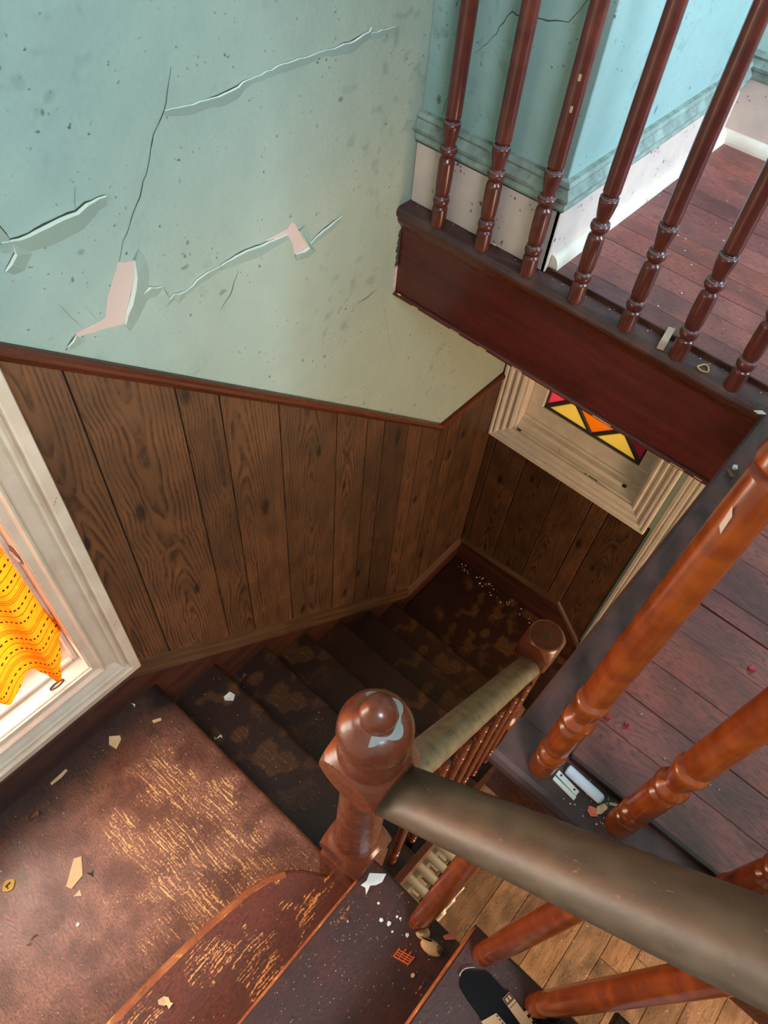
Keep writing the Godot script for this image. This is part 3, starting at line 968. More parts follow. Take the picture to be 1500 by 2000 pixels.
# ---------------------------------------------------------------- upper hall: a boxed-out corner and the walls beyond
func hall_walls() -> void:
	var w := struct("wall_hall", "blue-green boxed corner of the upper hall behind the balusters, its narrow end face cracked", P(-0.8, YU, -1.8))
	var b := bx(P(-1.0, YU - 0.01, -2.40), P(-0.612, 1.5, -1.343), 0.002, 1)
	for i in b.V.size(): b.U[i] = Vector2(b.V[i].x + b.V[i].z, -b.V[i].y)
	part("plaster", b, M.hall_plaster, w)
	crack(w, [[-0.942, -0.743], [-0.940, -0.715], [-0.932, -0.692]], 0.003, 0.0, 1, -1.343)
	crack(w, [[-0.885, -0.603], [-0.849, -0.565], [-0.817, -0.510], [-0.802, -0.513], [-0.75, -0.505], [-0.695, -0.494], [-0.672, -0.453], [-0.65, -0.44]], 0.0042, 0.0, 1, -1.343)
	# pink skirting, moulded green cap, shoe
	var bs := struct("baseboard_hall", "tall pink skirting board with a dirty green moulded cap round the boxed corner", P(-0.8, YU, -1.34))
	part("board", planar(bx(P(-0.998, YU, -1.345), P(-0.603, -0.812, -1.334), 0.002), 0, 1), M.pink_paint, bs)
	part("board", planar(bx(P(-0.614, YU, -2.25), P(-0.602, -0.812, -1.334), 0.002, 2), 2, 1), M.pink_paint, bs)
	var cap := [Vector2(0, 0), Vector2(0.016, 0), Vector2(0.018, 0.006), Vector2(0.016, 0.018), Vector2(0.022, 0.022), Vector2(0.024, 0.030), Vector2(0.018, 0.038), Vector2(0.013, 0.046), Vector2(0.016, 0.052), Vector2(0.011, 0.06), Vector2(0, 0.062)]
	var xr := Vector3.RIGHT
	var zb := Vector3.BACK
	part("moulded_cap", swept([P(-0.998, -0.812, -1.343), P(-0.612, -0.812, -1.343), P(-0.612, -0.812, -2.25)], cap, [zb, xr + zb, xr], [Vector3.UP, Vector3.UP, Vector3.UP]), M.aqua_moulding, bs)
	part("shadow_gap", bx(P(-0.998, -0.818, -1.3345), P(-0.603, -0.812, -1.3325), 0.0), M.crack_dark, bs)
	var shoe := []
	for k in 7: shoe.append(Vector2(0.012 + 0.020 * cos(PI * k / 12.0), 0.008 + 0.032 * sin(PI * k / 12.0)))
	shoe.append(Vector2(0.0, 0.04)); shoe.append(Vector2(0, 0)); shoe.append(Vector2(0.032, 0))
	part("shoe_moulding", swept([P(-0.612, YU, -1.348), P(-0.612, YU, -2.25)], shoe, [xr, xr], [Vector3.UP, Vector3.UP]), M.white_paint, bs)
	var f := struct("wall_hall_far", "pale green end wall of the upper hall beyond the boards", P(0.8, YU, -2.25))
	part("plaster", planar(bx(P(-0.62, YU - 0.15, -2.40), P(2.5, 1.5, -2.249), 0.0, 0), 0, 1), M.plain_plaster, f)
	var bf := struct("baseboard_hall_far", "pink skirting with green cap and cream shoe at the end of the hall", P(0.8, YU, -2.25))
	part("board", planar(bx(P(-0.61, YU, -2.25), P(2.4, -0.79, -2.237), 0.002), 0, 1), M.pink_paint, bf)
	part("moulded_cap", swept([P(-0.612, -0.79, -2.25), P(2.4, -0.79, -2.25)], cap, [zb, zb], [Vector3.UP, Vector3.UP]), M.aqua_moulding, bf)
	part("shoe_moulding", swept([P(-0.60, YU, -2.249), P(2.4, YU, -2.249)], shoe, [zb, zb], [Vector3.UP, Vector3.UP]), M.white_paint, bf)

# ---------------------------------------------------------------- floors
func floors() -> void:
	var f := struct("floor_upper", "worn red-brown board floor of the upper hall", P(1.0, YU, -1.2))
	part("subfloor", bx(P(-0.02, YU - 0.15, -2.25), P(2.4, YU - 0.012, -0.401), 0.0), M.groove, f)
	part("subfloor", bx(P(XW, YU - 0.15, -2.25), P(-0.02, YU - 0.012, -1.34), 0.0), M.groove, f)
	part("subfloor", bx(P(0.76, YU - 0.15, -0.401), P(2.4, YU - 0.012, 0.62), 0.0), M.groove, f)
	var seams := [-0.446, -0.514, -0.576, -0.645, -0.720, -0.785, -0.826, -0.912, -0.985, -1.06, -1.135, -1.21, -1.275, -1.345, -1.40, -1.475, -1.55, -1.625, -1.70, -1.775, -1.85, -1.925, -2.0, -2.075, -2.15, -2.25]
	for k in seams.size() - 1:
		var z1: float = seams[k]
		var z0: float = seams[k + 1]
		var gap := 0.0035 if k == 5 else 0.0007
		var x0 := 0.036 if z0 > -1.35 else -0.60
		var cut := rng.randf_range(0.5, 1.6)
		for s in [[x0, cut], [cut + 0.001, 2.39]]:
			var lift := rng.randf_range(-0.0008, 0.0008)
			var b := bx(P(s[0], YU - 0.014, z0 + gap * 0.5), P(s[1], -0.953 + lift, z1 - gap), 0.0007, 0, Vector2(rng.randf_range(0, 1.4), rng.randf_range(0, 0.5)))
			part("floorboard", b, M["floor_wood_%d" % [0, 1, 2, 0, 3, 0, 2][(k * 3 + (0 if s[0] == x0 else 1)) % 7]], f)
	for k in 14:   # beyond the stair head, behind the lens
		var z := -0.445 + k * 0.076
		part("floorboard", bx(P(0.79, YU - 0.014, z + 0.001), P(2.39, -0.953, z + 0.075), 0.0014, 0, Vector2(k * 0.31, k * 0.17)), M["floor_wood_%d" % (k % 4)], f)
	# edge strips round the stair opening, where the balusters stand
	var e := struct("trim_3", "dusty dark nosing strip round the stair opening under the balusters", P(-0.3, YU, -1.3))
	var nose := func(path: Array, aa: Array, wide: float) -> MB:
		var t2 := [Vector2(0, 0)]
		for k in 7:
			var t := PI / 2 - PI * k / 6.0
			t2.append(Vector2(wide + 0.014 * cos(t), -0.015 + 0.015 * sin(t)))
		t2.append(Vector2(0, -0.03))
		var ups := []
		for p in path: ups.append(Vector3.UP)
		return swept(path, t2, aa, ups)
	var zb := Vector3.BACK
	part("far_strip", nose.call([P(XW, YU, -1.345), P(0.035, YU, -1.345)], [zb, zb], 0.047), M.dusty_strip, e)
	part("side_strip", nose.call([P(0.035, YU, -1.2838), P(0.035, YU, -0.4475)], [Vector3.LEFT, Vector3.LEFT], 0.067), M.dusty_strip, e)
	part("near_strip", nose.call([P(-0.046, YU, -0.447), P(0.79, YU, -0.447)], [zb, zb], 0.061), M.dusty_strip, e)
	part("lip", planar(bx(P(-0.60, YU - 0.002, -1.3455), P(0.036, -0.950, -1.340), 0.001), 0, 1), M.brown_skirting, e)
	part("lip", planar(bx(P(0.036, YU - 0.002, -0.447), P(0.79, -0.950, -0.441), 0.001), 0, 1), M.brown_skirting, e)
	part("mitre_line", bx(P(0.0345, YU - 0.004, -1.34), P(0.0368, -0.9530, -0.446), 0.0), M.crack_dark, e)
	# lower room: plank floor
	var g := struct("floor_lower", "light brown plank floor of the lower hall far below", P(0.8, YG, -0.8))
	part("subfloor", bx(P(-1.0, YG - 0.1, -2.126), P(2.4, YG - 0.012, 0.62), 0.0), M.groove, g)
	var n := 0
	for k in 26:
		var x := -0.95 + k * 0.13
		var zc := -2.12 + rng.randf_range(0.3, 1.2)
		var z := -2.12
		while z < 0.6:
			var z1 := minf(zc, 0.62)
			var b := bx(P(x + 0.001, YG - 0.012, z + 0.001), P(x + 0.129, YG, z1 - 0.001), 0.0015, 2, Vector2(rng.randf() * 1.2, rng.randf() * 0.5))
			part("plank", b, M["laminate_%d" % (n * 7 % 5 % 3)], g)
			n += 1
			z = z1
			zc = z1 + 1.2

# ---------------------------------------------------------------- closing walls and ceilings
func shell() -> void:
	var c := struct("ceiling", "plain upper ceiling above the stairs and hall, out of view", P(0.7, 1.5, -0.8))
	part("plaster", bx(P(-1.16, 1.5, -2.40), P(2.56, 1.62, 0.80), 0.0), M.plain_plaster, c)
	var r := struct("wall_right", "right-hand outer wall with the daylight windows, out of view", P(2.4, 0, -0.8))
	var b := MB.new()
	for q in [[YG, -2.95, -2.40, 0.8], [-1.65, -0.2, -2.40, 0.8], [1.1, 1.5, -2.40, 0.8], [-2.95, -1.65, -2.40, -1.45], [-2.95, -1.65, -0.35, 0.8], [-0.2, 1.1, -2.40, -2.22], [-0.2, 1.1, -1.58, 0.8]]:
		b.box(P(2.4, q[0], q[2]), P(2.56, q[1], q[3]), 0.0)
	part("plaster", b, M.plain_plaster, r)
	var pw := struct("wall_light_blocker", "added plain partition that keeps hall window light off the left wall, out of view", P(1.0, YU, -1.2))
	part("plaster", bx(P(0.98, -0.95, -1.60), P(1.06, 1.5, -0.80), 0.004), M.plain_plaster, pw)  # added out of view to block hall daylight from the left wall
	var n := struct("wall_near", "plain wall on the near side of the upper flight, behind the lens", P(0.7, 0, 0.64))
	var nb := MB.new()
	for q in [[-1.16, 0.70, YG, 1.5], [1.60, 2.56, YG, 1.5], [0.70, 1.60, YG, 0.68], [0.70, 1.60, 1.42, 1.5]]:
		nb.box(P(q[0], q[2], 0.62), P(q[1], q[3], 0.80), 0.0)
	part("plaster", nb, M.plain_plaster, n)
	var k := 2
	for q in [[P(2.44, 0.45, -1.90), 0.64, 1.3, true], [P(2.44, -2.3, -0.9), 1.1, 1.3, true], [P(1.15, 1.05, 0.66), 0.9, 0.74, false]]:
		k += 1
		var wd := struct("window_%d" % k, "plain sash window giving daylight, out of view", q[0])
		var lo: Vector3 = q[0]
		var hx: Vector3 = (Vector3(0, 0, q[1]) if q[3] else Vector3(q[1], 0, 0)) * 0.5
		var t := Vector3(0.02, 0, 0) if q[3] else Vector3(0, 0, 0.02)
		var hy := Vector3(0, q[2] * 0.5, 0)
		var fr := MB.new()
		var wv := hx.normalized() * 0.04
		fr.box((lo - hx - hy - t), (lo - hx + wv + hy + t), 0.002)
		fr.box((lo + hx - wv - hy - t), (lo + hx + hy + t), 0.002)
		fr.box((lo - hx - hy - t), (lo + hx - hy + t + Vector3(0, 0.04, 0)), 0.002)
		fr.box((lo - hx + hy - t - Vector3(0, 0.04, 0)), (lo + hx + hy + t), 0.002)
		part("window_frame", fr, M.white_paint, wd)
		part("pane", bx(lo - hx - hy - t * 0.1, lo + hx + hy + t * 0.1, 0.0), M.clear_pane, wd)
	var lw := struct("wall_under", "plain wall under the upper landing beside the radiator", P(-0.12, -3.0, 0.2))
	part("plaster", bx(P(-0.08, YG, -0.255), P(-0.05, YL - 0.12, 0.61), 0.0), M.plain_plaster, lw)

# ---------------------------------------------------------------- red fascia of the upper floor
func fascia() -> void:
	var f := struct("trim_4", "dark red fascia board of the upper floor crossing above the stained window", P(-0.5, -1.1, ZB))
	part("board", planar(bx(P(XW, -1.214, ZB - 0.03), P(-0.047, -1.012, ZB), 0.002), 0, 1), M.red_beam, f)
	# a bead along its foot and a cove under the nosing
	var foot := []
	for k in 7: foot.append(Vector2(0.008 * sin(PI * k / 6.0), -0.008 + 0.008 * cos(PI * k / 6.0)))
	foot.append(Vector2(-0.03, -0.016)); foot.append(Vector2(-0.03, 0.0))
	part("bottom_bead", swept([P(XW, -1.212, ZB), P(-0.047, -1.212, ZB)], foot, [Vector3.BACK, Vector3.BACK], [Vector3.UP, Vector3.UP]), M.red_beam, f)
	var cove := []
	cove = [Vector2(0, 0), Vector2(0.018, 0), Vector2(0.0165, -0.009), Vector2(0.012, -0.018), Vector2(0.006, -0.024), Vector2(0.003, -0.030), Vector2(0, -0.032)]
	part("cove", swept([P(XW, -0.990, ZB), P(-0.047, -0.990, ZB)], cove, [Vector3.BACK, Vector3.BACK], [Vector3.UP, Vector3.UP]), M.chair_rail, f)
	for q in [[-0.985, -1.214, 0.012], [-0.93, -1.222, 0.02], [-0.80, -1.222, 0.03], [-0.705, -1.222, 0.024], [-0.60, -1.222, 0.03], [-0.36, -1.221, 0.05], [-0.15, -1.221, 0.035], [-0.09, -1.219, 0.02]]:
		var ch := bx(P(q[0], q[1], ZB + 0.004), P(q[0] + q[2], q[1] + 0.0025, ZB + 0.0085), 0.0006)
		part("chipped_edge", ch, M.chip_cream, f)
	# torn plaster where the board meets the left wall
	for k in 9:
		var y := -1.03 - k * 0.021
		var s := rng.randf_range(0.004, 0.011)
		part("plaster_crumb", prism([P(XW + 0.0005, y, ZB + 0.001), P(XW + 0.0005, y - 0.02, ZB + 0.002), P(XW + 0.0005, y - 0.018, ZB + s + 0.004), P(XW + 0.0005, y - 0.004, ZB + s)], Vector3(0.003, 0, 0)), M.bare_plaster if k > 4 else M.crack_dark, f)
	var n := struct("trim_5", "worn orange-brown fascia under the corner of the upper floor beside the handrail", P(0.3, -1.03, -0.39))
	part("board", planar(bx(P(-0.035, -1.115, -0.41), P(0.72, -0.99, -0.390), 0.002), 0, 1), M.newel_wood, n)
	part("board", planar(bx(P(-0.035, -1.115, -1.32), P(-0.015, -0.99, -0.391), 0.002, 2), 2, 1), M.newel_wood, n)
	var s := struct("ceiling_001", "plaster soffit under the upper hall floor above the lower landing", P(-0.3, YU - 0.16, -1.8))
	part("plaster", bx(P(XW, YU - 0.17, ZF), P(2.4, YU - 0.15, -1.34), 0.0), M.plain_plaster, s)
	part("plaster", bx(P(-0.015, YU - 0.17, -1.34), P(2.4, YU - 0.151, -0.41), 0.0), M.plain_plaster, s)

# ---------------------------------------------------------------- stairs
func nosed(x0: float, x1: float, z0: float, z1: float, top: float, thick: float) -> MB:   # a step whose rounded nose looks along -z at z0
	var s := [Vector2(z1, top)]
	for k in 7:
		var t := PI / 2 + PI * k / 6.0
		s.append(Vector2(z0 + thick * 0.5 + cos(t) * thick * 0.5, top - thick * 0.5 + sin(t) * thick * 0.5))
	s.append(Vector2(z1, top - thick))
	var r0 := PackedVector3Array(); var r1 := PackedVector3Array()
	for p in s:
		r0.append(P(x0, p.y, p.x)); r1.append(P(x1, p.y, p.x))
	var b := MB.new()
	b.loft([r0, r1], false, true)
	for i in b.V.size(): b.U[i] = Vector2(b.V[i].x + 1.0, b.V[i].z - z0)
	return b

func lower_flight() -> void:
	var s := thing("staircase", "dark worn staircase going down from the landing to the dark bottom corner", "staircase", P(-0.55, YG, -1.0))
	var b := nosed(-0.986, -0.13, -0.300, 0.61, YL, 0.030)
	for i in b.V.size(): b.U[i] = Vector2(b.V[i].x + 1.0, b.V[i].z + 0.30)
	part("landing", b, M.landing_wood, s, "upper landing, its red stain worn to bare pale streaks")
	for k in 8:
		var y := YL - 0.187 * k
		var z := -0.298 - 0.209 * k
		if k > 0 and k < 7:
			var t := nosed(-0.986, -0.105, z, z + 0.232, y, 0.026)
			for i in t.V.size(): t.U[i] += Vector2(k * 0.173, 0.0)
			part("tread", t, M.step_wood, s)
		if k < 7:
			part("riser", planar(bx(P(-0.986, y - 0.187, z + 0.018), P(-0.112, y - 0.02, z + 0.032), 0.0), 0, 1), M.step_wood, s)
	var lb := bx(P(-0.986, YB - 0.03, ZF + 0.013), P(-0.30, YB, -1.535), 0.006, 0)
	for i in lb.V.size(): lb.U[i] = Vector2(lb.V[i].x + 1.0, lb.V[i].z + 2.2)
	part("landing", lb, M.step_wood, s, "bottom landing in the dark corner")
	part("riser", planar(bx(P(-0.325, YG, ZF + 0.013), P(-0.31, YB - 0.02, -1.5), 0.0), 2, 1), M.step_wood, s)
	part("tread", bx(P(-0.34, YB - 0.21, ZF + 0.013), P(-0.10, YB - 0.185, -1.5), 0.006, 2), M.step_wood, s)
	# outer string with a thin cap, on the side of the lower hall
	var poly := [P(-0.105, stair_y(-0.34) - 0.035, -0.34), P(-0.105, stair_y(-1.75) - 0.035, -1.75), P(-0.105, stair_y(-1.75) - 0.24, -1.75), P(-0.105, stair_y(-0.34) - 0.28, -0.34)]
	part("stringer", planar(prism(poly, Vector3(0.022, 0, 0)), 2, 1), M.newel_wood, s)

func upper_flight() -> void:
	var s := thing("staircase_upper", "worn red-brown steps climbing from the landing past the newel, the first with a rounded end", "staircase", P(0.2, YL, 0.15))
	# rounded first step
	var o := [Vector2(-0.10, -0.285), Vector2(-0.20, -0.245)]
	for p in [[-0.232, -0.226], [-0.262, -0.207], [-0.290, -0.178], [-0.312, -0.140], [-0.328, -0.085], [-0.338, -0.010], [-0.347, 0.075], [-0.352, 0.16], [-0.355, 0.27], [-0.357, 0.61]]:
		o.append(Vector2(p[0], p[1]))
	o.append(Vector2(-0.09, 0.61))
	var y1 := YL + 0.23
	var t1 := slab(o, y1, 0.030, 0.008)
	for i in t1.V.size(): t1.U[i] = Vector2(-t1.V[i].z * 1.0 + 0.4, t1.V[i].x + 0.42)
	part("tread", t1, M.bullnose_wood, s, "bullnose first step with an edge worn to raw orange wood")
	var inn := inset(PackedVector2Array(o), 0.022)
	var r0 := PackedVector3Array(); var r1 := PackedVector3Array()
	for p in inn:
		r0.append(P(p.x, YL, p.y)); r1.append(P(p.x, y1 - 0.028, p.y))
	var rb := MB.new()
	rb.loft([r0, r1], false, true)
	part("riser", rb, M.upper_step_wood, s)
	part("worn_edge", edge_strip(o.slice(4, 12), y1), M.worn_nose, s)
	for k in [2, 3, 4, 5]:
		var y: float = YL + 0.23 * k
		var x: float = [0, 0, -0.133, 0.088, 0.288, 0.495][k]
		var x2: float = [0, 0, 0.088, 0.288, 0.495, 0.71][k]
		var t := slab([Vector2(x, -0.298), Vector2(x2 + 0.03, -0.298), Vector2(x2 + 0.03, 0.612), Vector2(x, 0.612)], y, 0.028, 0.006)
		for i in t.V.size(): t.U[i] = Vector2(-t.V[i].z + 0.37 * k, t.V[i].x - x)
		part("tread", t, M.upper_step_wood, s)
		part("riser", planar(bx(P(x + 0.020, y - 0.23, -0.285), P(x + 0.034, y - 0.02, 0.612), 0.0), 2, 1), M.upper_step_wood, s)
		if k < 4: part("worn_edge", edge_strip([Vector2(x, -0.292), Vector2(x, -0.1), Vector2(x, 0.15), Vector2(x, 0.6)], y, 0.0045 if k == 2 else 0.003), M.worn_nose, s)
	part("riser", planar(bx(P(0.73, YU - 0.24, -0.285), P(0.745, YU - 0.03, 0.612), 0.0), 2, 1), M.upper_step_wood, s)
	var poly := [P(-0.10, YL + 0.16, -0.282), P(0.70, YU - 0.04, -0.282), P(0.70, YU - 0.30, -0.282), P(-0.10, YL - 0.10, -0.282)]
	part("stringer", planar(prism(poly, Vector3(0, 0, 0.022)), 0, 1), M.brown_skirting, s)

# rounded band of bare wood along the front of a step
func edge_strip(line: Array, top: float, wide := 0.016) -> MB:
	var rings := []
	for k in line.size():
		var d: Vector2 = (line[mini(k + 1, line.size() - 1)] - line[maxi(k - 1, 0)]).normalized()
		var n := Vector2(-d.y, d.x)
		if n.x > 0: n = -n
		var r := PackedVector3Array()
		var p: Vector2 = line[k]
		for q in [[-wide, 0.0006], [-0.002, 0.0003], [0.0012, -0.004], [0.0016, -0.014], [0.0012, -0.024], [-0.004, -0.028], [-wide, -0.02]]:
			r.append(P(p.x + n.x * q[0], top + q[1], p.y + n.y * q[0]))
		rings.append(r)
	var b := MB.new()
	b.loft(rings, false, true)
	return b

# ---------------------------------------------------------------- windows
func left_window() -> void:
	var w := struct("window_1", "white-painted window with a deep moulded casing, orange curtain inside", P(XW, -1.1, 0.29))
	var c := P(XW, -1.09, 0.291)
	var hw := 0.459
	var hh := 0.71
	var sect := [Vector2(0, 0), Vector2(0, 0.010), Vector2(0.015, 0.012), Vector2(0.017, 0.021), Vector2(0.021, 0.025), Vector2(0.026, 0.024), Vector2(0.029, 0.018), Vector2(0.030, 0.010), Vector2(0.036, 0.006), Vector2(0.045, 0.005), Vector2(0.054, 0.007), Vector2(0.060, 0.012), Vector2(0.063, 0.020), Vector2(0.064, 0.028), Vector2(0.068, 0.032), Vector2(0.072, 0.030), Vector2(0.074, 0.022), Vector2(0.079, 0.021), Vector2(0.081, 0.038), Vector2(0.084, 0.041), Vector2(0.105, 0.041), Vector2(0.108, 0.036), Vector2(0.108, 0)]
	casing(w, [0, 1, 2, 3], c, Vector3(0, 0, -1), Vector3(0, 1, 0), Vector3(1, 0, 0), hw, hh, sect, M.white_paint)
	# jambs, stool and head lining the opening
	part("jamb", bx(P(XW - 0.16, -1.80, -0.172), P(XW + 0.002, -0.38, -0.164), 0.001, 1), M.white_paint, w)
	part("jamb", bx(P(XW - 0.16, -1.80, 0.746), P(XW + 0.002, -0.38, 0.754), 0.001, 1), M.white_paint, w)
	part("head", bx(P(XW - 0.16, -0.384, -0.168), P(XW + 0.002, -0.376, 0.75), 0.001, 2), M.white_paint, w)
	part("sill", bx(P(XW - 0.16, -1.806, -0.168), P(XW + 0.004, -1.797, 0.75), 0.002, 2), M.white_paint, w)
	part("stop", bx(P(XW - 0.056, -1.797, -0.164), P(XW - 0.040, -0.384, -0.150), 0.003, 1), M.white_paint, w)
	part("stop", bx(P(XW - 0.056, -1.797, -0.150), P(XW - 0.040, -1.783, 0.735), 0.003, 2), M.white_paint, w)
	part("sash", bx(P(XW - 0.135, -1.797, -0.164), P(XW - 0.105, -0.384, -0.112), 0.004, 1), M.white_paint, w)
	part("sash", bx(P(XW - 0.135, -1.797, -0.112), P(XW - 0.105, -1.735, 0.746), 0.004, 2), M.white_paint, w)
	part("sash", bx(P(XW - 0.135, -0.43, -0.112), P(XW - 0.105, -0.384, 0.746), 0.004, 2), M.white_paint, w)
	part("pane", bx(P(XW - 0.121, -1.74, -0.115), P(XW - 0.118, -0.42, 0.746), 0.0), M.clear_pane, w)
	# old hinge pocket where the paint is off, and its pin
	var hp := prism([P(XW - 0.003, -1.268, -0.1635), P(XW - 0.004, -1.30, -0.1635), P(XW - 0.022, -1.318, -0.1635), P(XW - 0.038, -1.30, -0.1635), P(XW - 0.036, -1.262, -0.1635), P(XW - 0.015, -1.252, -0.1635)], Vector3(0, 0, 0.0012))
	part("bare_hinge_pocket", hp, M.warm_lit_wood, w)
	part("hinge_pin", bx(P(XW - 0.038, -1.288, -0.162), P(XW - 0.004, -1.282, -0.157), 0.001), M.white_paint, w)

func stained_window() -> void:
	var w := struct("window_2", "small cream-framed stained glass window of yellow, orange and red triangles in dark leads", P(-0.59, -1.9, ZF))
	var c := P(-0.590, -1.84, ZF)
	var hw := 0.305
	var hh := 0.450
	var sect := [Vector2(0, 0), Vector2(0, 0.014), Vector2(0.010, 0.018), Vector2(0.014, 0.018), Vector2(0.018, 0.012), Vector2(0.030, 0.013), Vector2(0.034, 0.020), Vector2(0.042, 0.022), Vector2(0.046, 0.016), Vector2(0.060, 0.017), Vector2(0.064, 0.026), Vector2(0.072, 0.028), Vector2(0.076, 0.022), Vector2(0.082, 0.024), Vector2(0.086, 0.030), Vector2(0.094, 0.030), Vector2(0.098, 0.026), Vector2(0.098, 0)]
	casing(w, [0, 1, 2, 3], c, Vector3(1, 0, 0), Vector3(0, 1, 0), Vector3(0, 0, 1), hw, hh, sect, M.white_paint)
	part("jamb", bx(P(-0.900, -2.29, ZF - 0.16), P(-0.883, -1.39, ZF + 0.002), 0.001, 1), M.white_paint, w)
	part("jamb", bx(P(-0.297, -2.29, ZF - 0.16), P(-0.280, -1.39, ZF + 0.002), 0.001, 1), M.white_paint, w)
	part("head", bx(P(-0.90, -1.40, ZF - 0.16), P(-0.28, -1.385, ZF + 0.002), 0.001, 0), M.white_paint, w)
	# sloping sill in three steps
	var sl := [Vector2(0.004, -2.292), Vector2(0.004, -2.284), Vector2(-0.022, -2.270), Vector2(-0.026, -2.252), Vector2(-0.046, -2.246), Vector2(-0.050, -2.236), Vector2(-0.16, -2.22), Vector2(-0.16, -2.30)]
	part("sill", swept([P(-0.888, 0, ZF), P(-0.292, 0, ZF)], sl, [Vector3.BACK, Vector3.BACK], [Vector3.UP, Vector3.UP]), M.white_paint, w)
	# sash
	var zs := ZF - 0.075
	part("sash", bx(P(-0.885, -2.245, zs - 0.02), P(-0.295, -2.158, zs + 0.018), 0.005, 0), M.white_paint, w)
	part("sash", bx(P(-0.885, -2.16, zs - 0.02), P(-0.815, -1.42, zs + 0.018), 0.005, 1), M.white_paint, w)
	part("sash", bx(P(-0.350, -2.16, zs - 0.02), P(-0.295, -1.42, zs + 0.018), 0.005, 1), M.white_paint, w)
	part("sash", bx(P(-0.885, -1.45, zs - 0.02), P(-0.295, -1.395, zs + 0.018), 0.005, 0), M.white_paint, w)
	# diamond leading: two bays across, triangles round each lozenge
	var x0 := -0.815
	var wd := 0.2325
	var y0 := -2.158
	var ht := 0.23
	for col in 2:
		for row in 3:
			var a := Vector2(x0 + col * wd, y0 + row * ht)
			var m := a + Vector2(wd, ht) * 0.5
			var cn := [a, a + Vector2(wd, 0), a + Vector2(wd, ht), a + Vector2(0, ht)]
			var east := m + Vector2(wd, 0)
			var north := m + Vector2(0, ht)
			if col == 0: glass(w, [cn[3], cn[0], m], "glass_pink", zs)
			if col == 1: glass(w, [cn[1], cn[2], m], "glass_red", zs)
			if col == 0: glass(w, [cn[1], east, cn[2], m], "glass_orange", zs)
			if row == 0: glass(w, [cn[0], cn[1], m], "glass_yellow", zs)
			if row < 2: glass(w, [cn[3], m, cn[2], north], "glass_yellow", zs)
			else: glass(w, [cn[2], cn[3], m], "glass_yellow", zs)
			for e in [[cn[0], cn[2]], [cn[1], cn[3]], [cn[0], cn[1]]]:
				lead(w, e[0], e[1], zs)
	lead(w, Vector2(x0, y0), Vector2(x0, y0 + 3 * ht), zs)
	lead(w, Vector2(x0 + 2 * wd, y0), Vector2(x0 + 2 * wd, y0 + 3 * ht), zs)
	part("knot_hole", turned(P(-0.335, -2.2515, ZF - 0.012) + Vector3(-0.02, 0, -0.008), [Vector2(0.0, 0.0), Vector2(0.011, 0.0), Vector2(0.010, 0.0025), Vector2(0.0, 0.0025)], 10), M.crack_dark, w)
	for q in [[-0.50, 0.028], [-0.475, 0.018], [-0.52, 0.010]]:
		part("paint_chip_mark", bx(P(q[0], -2.2915, ZF + 0.0045), P(q[0] + q[1], -2.284, ZF + 0.0055), 0.0004), M.rust, w)
	part("paint_chip_mark", bx(P(-0.872, -2.2895, ZF - 0.004), P(-0.852, -2.281, ZF + 0.0052), 0.0004), M.rust, w)

func glass(w: Node, pts: Array, kind: String, z: float) -> void:
	var cc := Vector2.ZERO
	for p in pts: cc += p
	cc /= pts.size()
	var poly := []
	for p in pts: poly.append(P(cc.x + (p.x - cc.x) * 0.95, cc.y + (p.y - cc.y) * 0.95, z - 0.002))
	part("glass_piece", prism(poly, Vector3(0, 0, 0.003)), M[kind], w)

func lead(w: Node, a: Vector2, b: Vector2, z: float) -> void:
	var d := (b - a).normalized()
	var n := Vector2(-d.y, d.x) * 0.0098
	var r := []
	for p in [a, b]:
		var k := PackedVector3Array()
		k.append(P(p.x + n.x, p.y + n.y, z - 0.004)); k.append(P(p.x + n.x, p.y + n.y, z + 0.003)); k.append(P(p.x + n.x * 0.4, p.y + n.y * 0.4, z + 0.007))
		k.append(P(p.x - n.x * 0.4, p.y - n.y * 0.4, z + 0.007)); k.append(P(p.x - n.x, p.y - n.y, z + 0.003)); k.append(P(p.x - n.x, p.y - n.y, z - 0.004))
		r.append(k)
	var m := MB.new()
	m.loft(r, false, true)
	part("lead_strip", m, M.lead, w)

func hem_y(z: float) -> float:   # the hem hangs in scallops and is drawn down to a ring at one corner
	var t := [[-0.17, -1.59], [-0.155, -1.64], [-0.129, -1.717], [-0.105, -1.765], [-0.086, -1.787], [-0.067, -1.744], [-0.05, -1.710], [-0.02, -1.735], [0.01, -1.728], [0.04, -1.708], [0.08, -1.74], [0.13, -1.70], [0.3, -1.73]]
	for k in t.size() - 1:
		if z <= t[k + 1][0]:
			return lerpf(t[k][1], t[k + 1][1], smoothstep(0.0, 1.0, clampf((z - t[k][0]) / (t[k + 1][0] - t[k][0]), 0.0, 1.0)))
	return -1.73

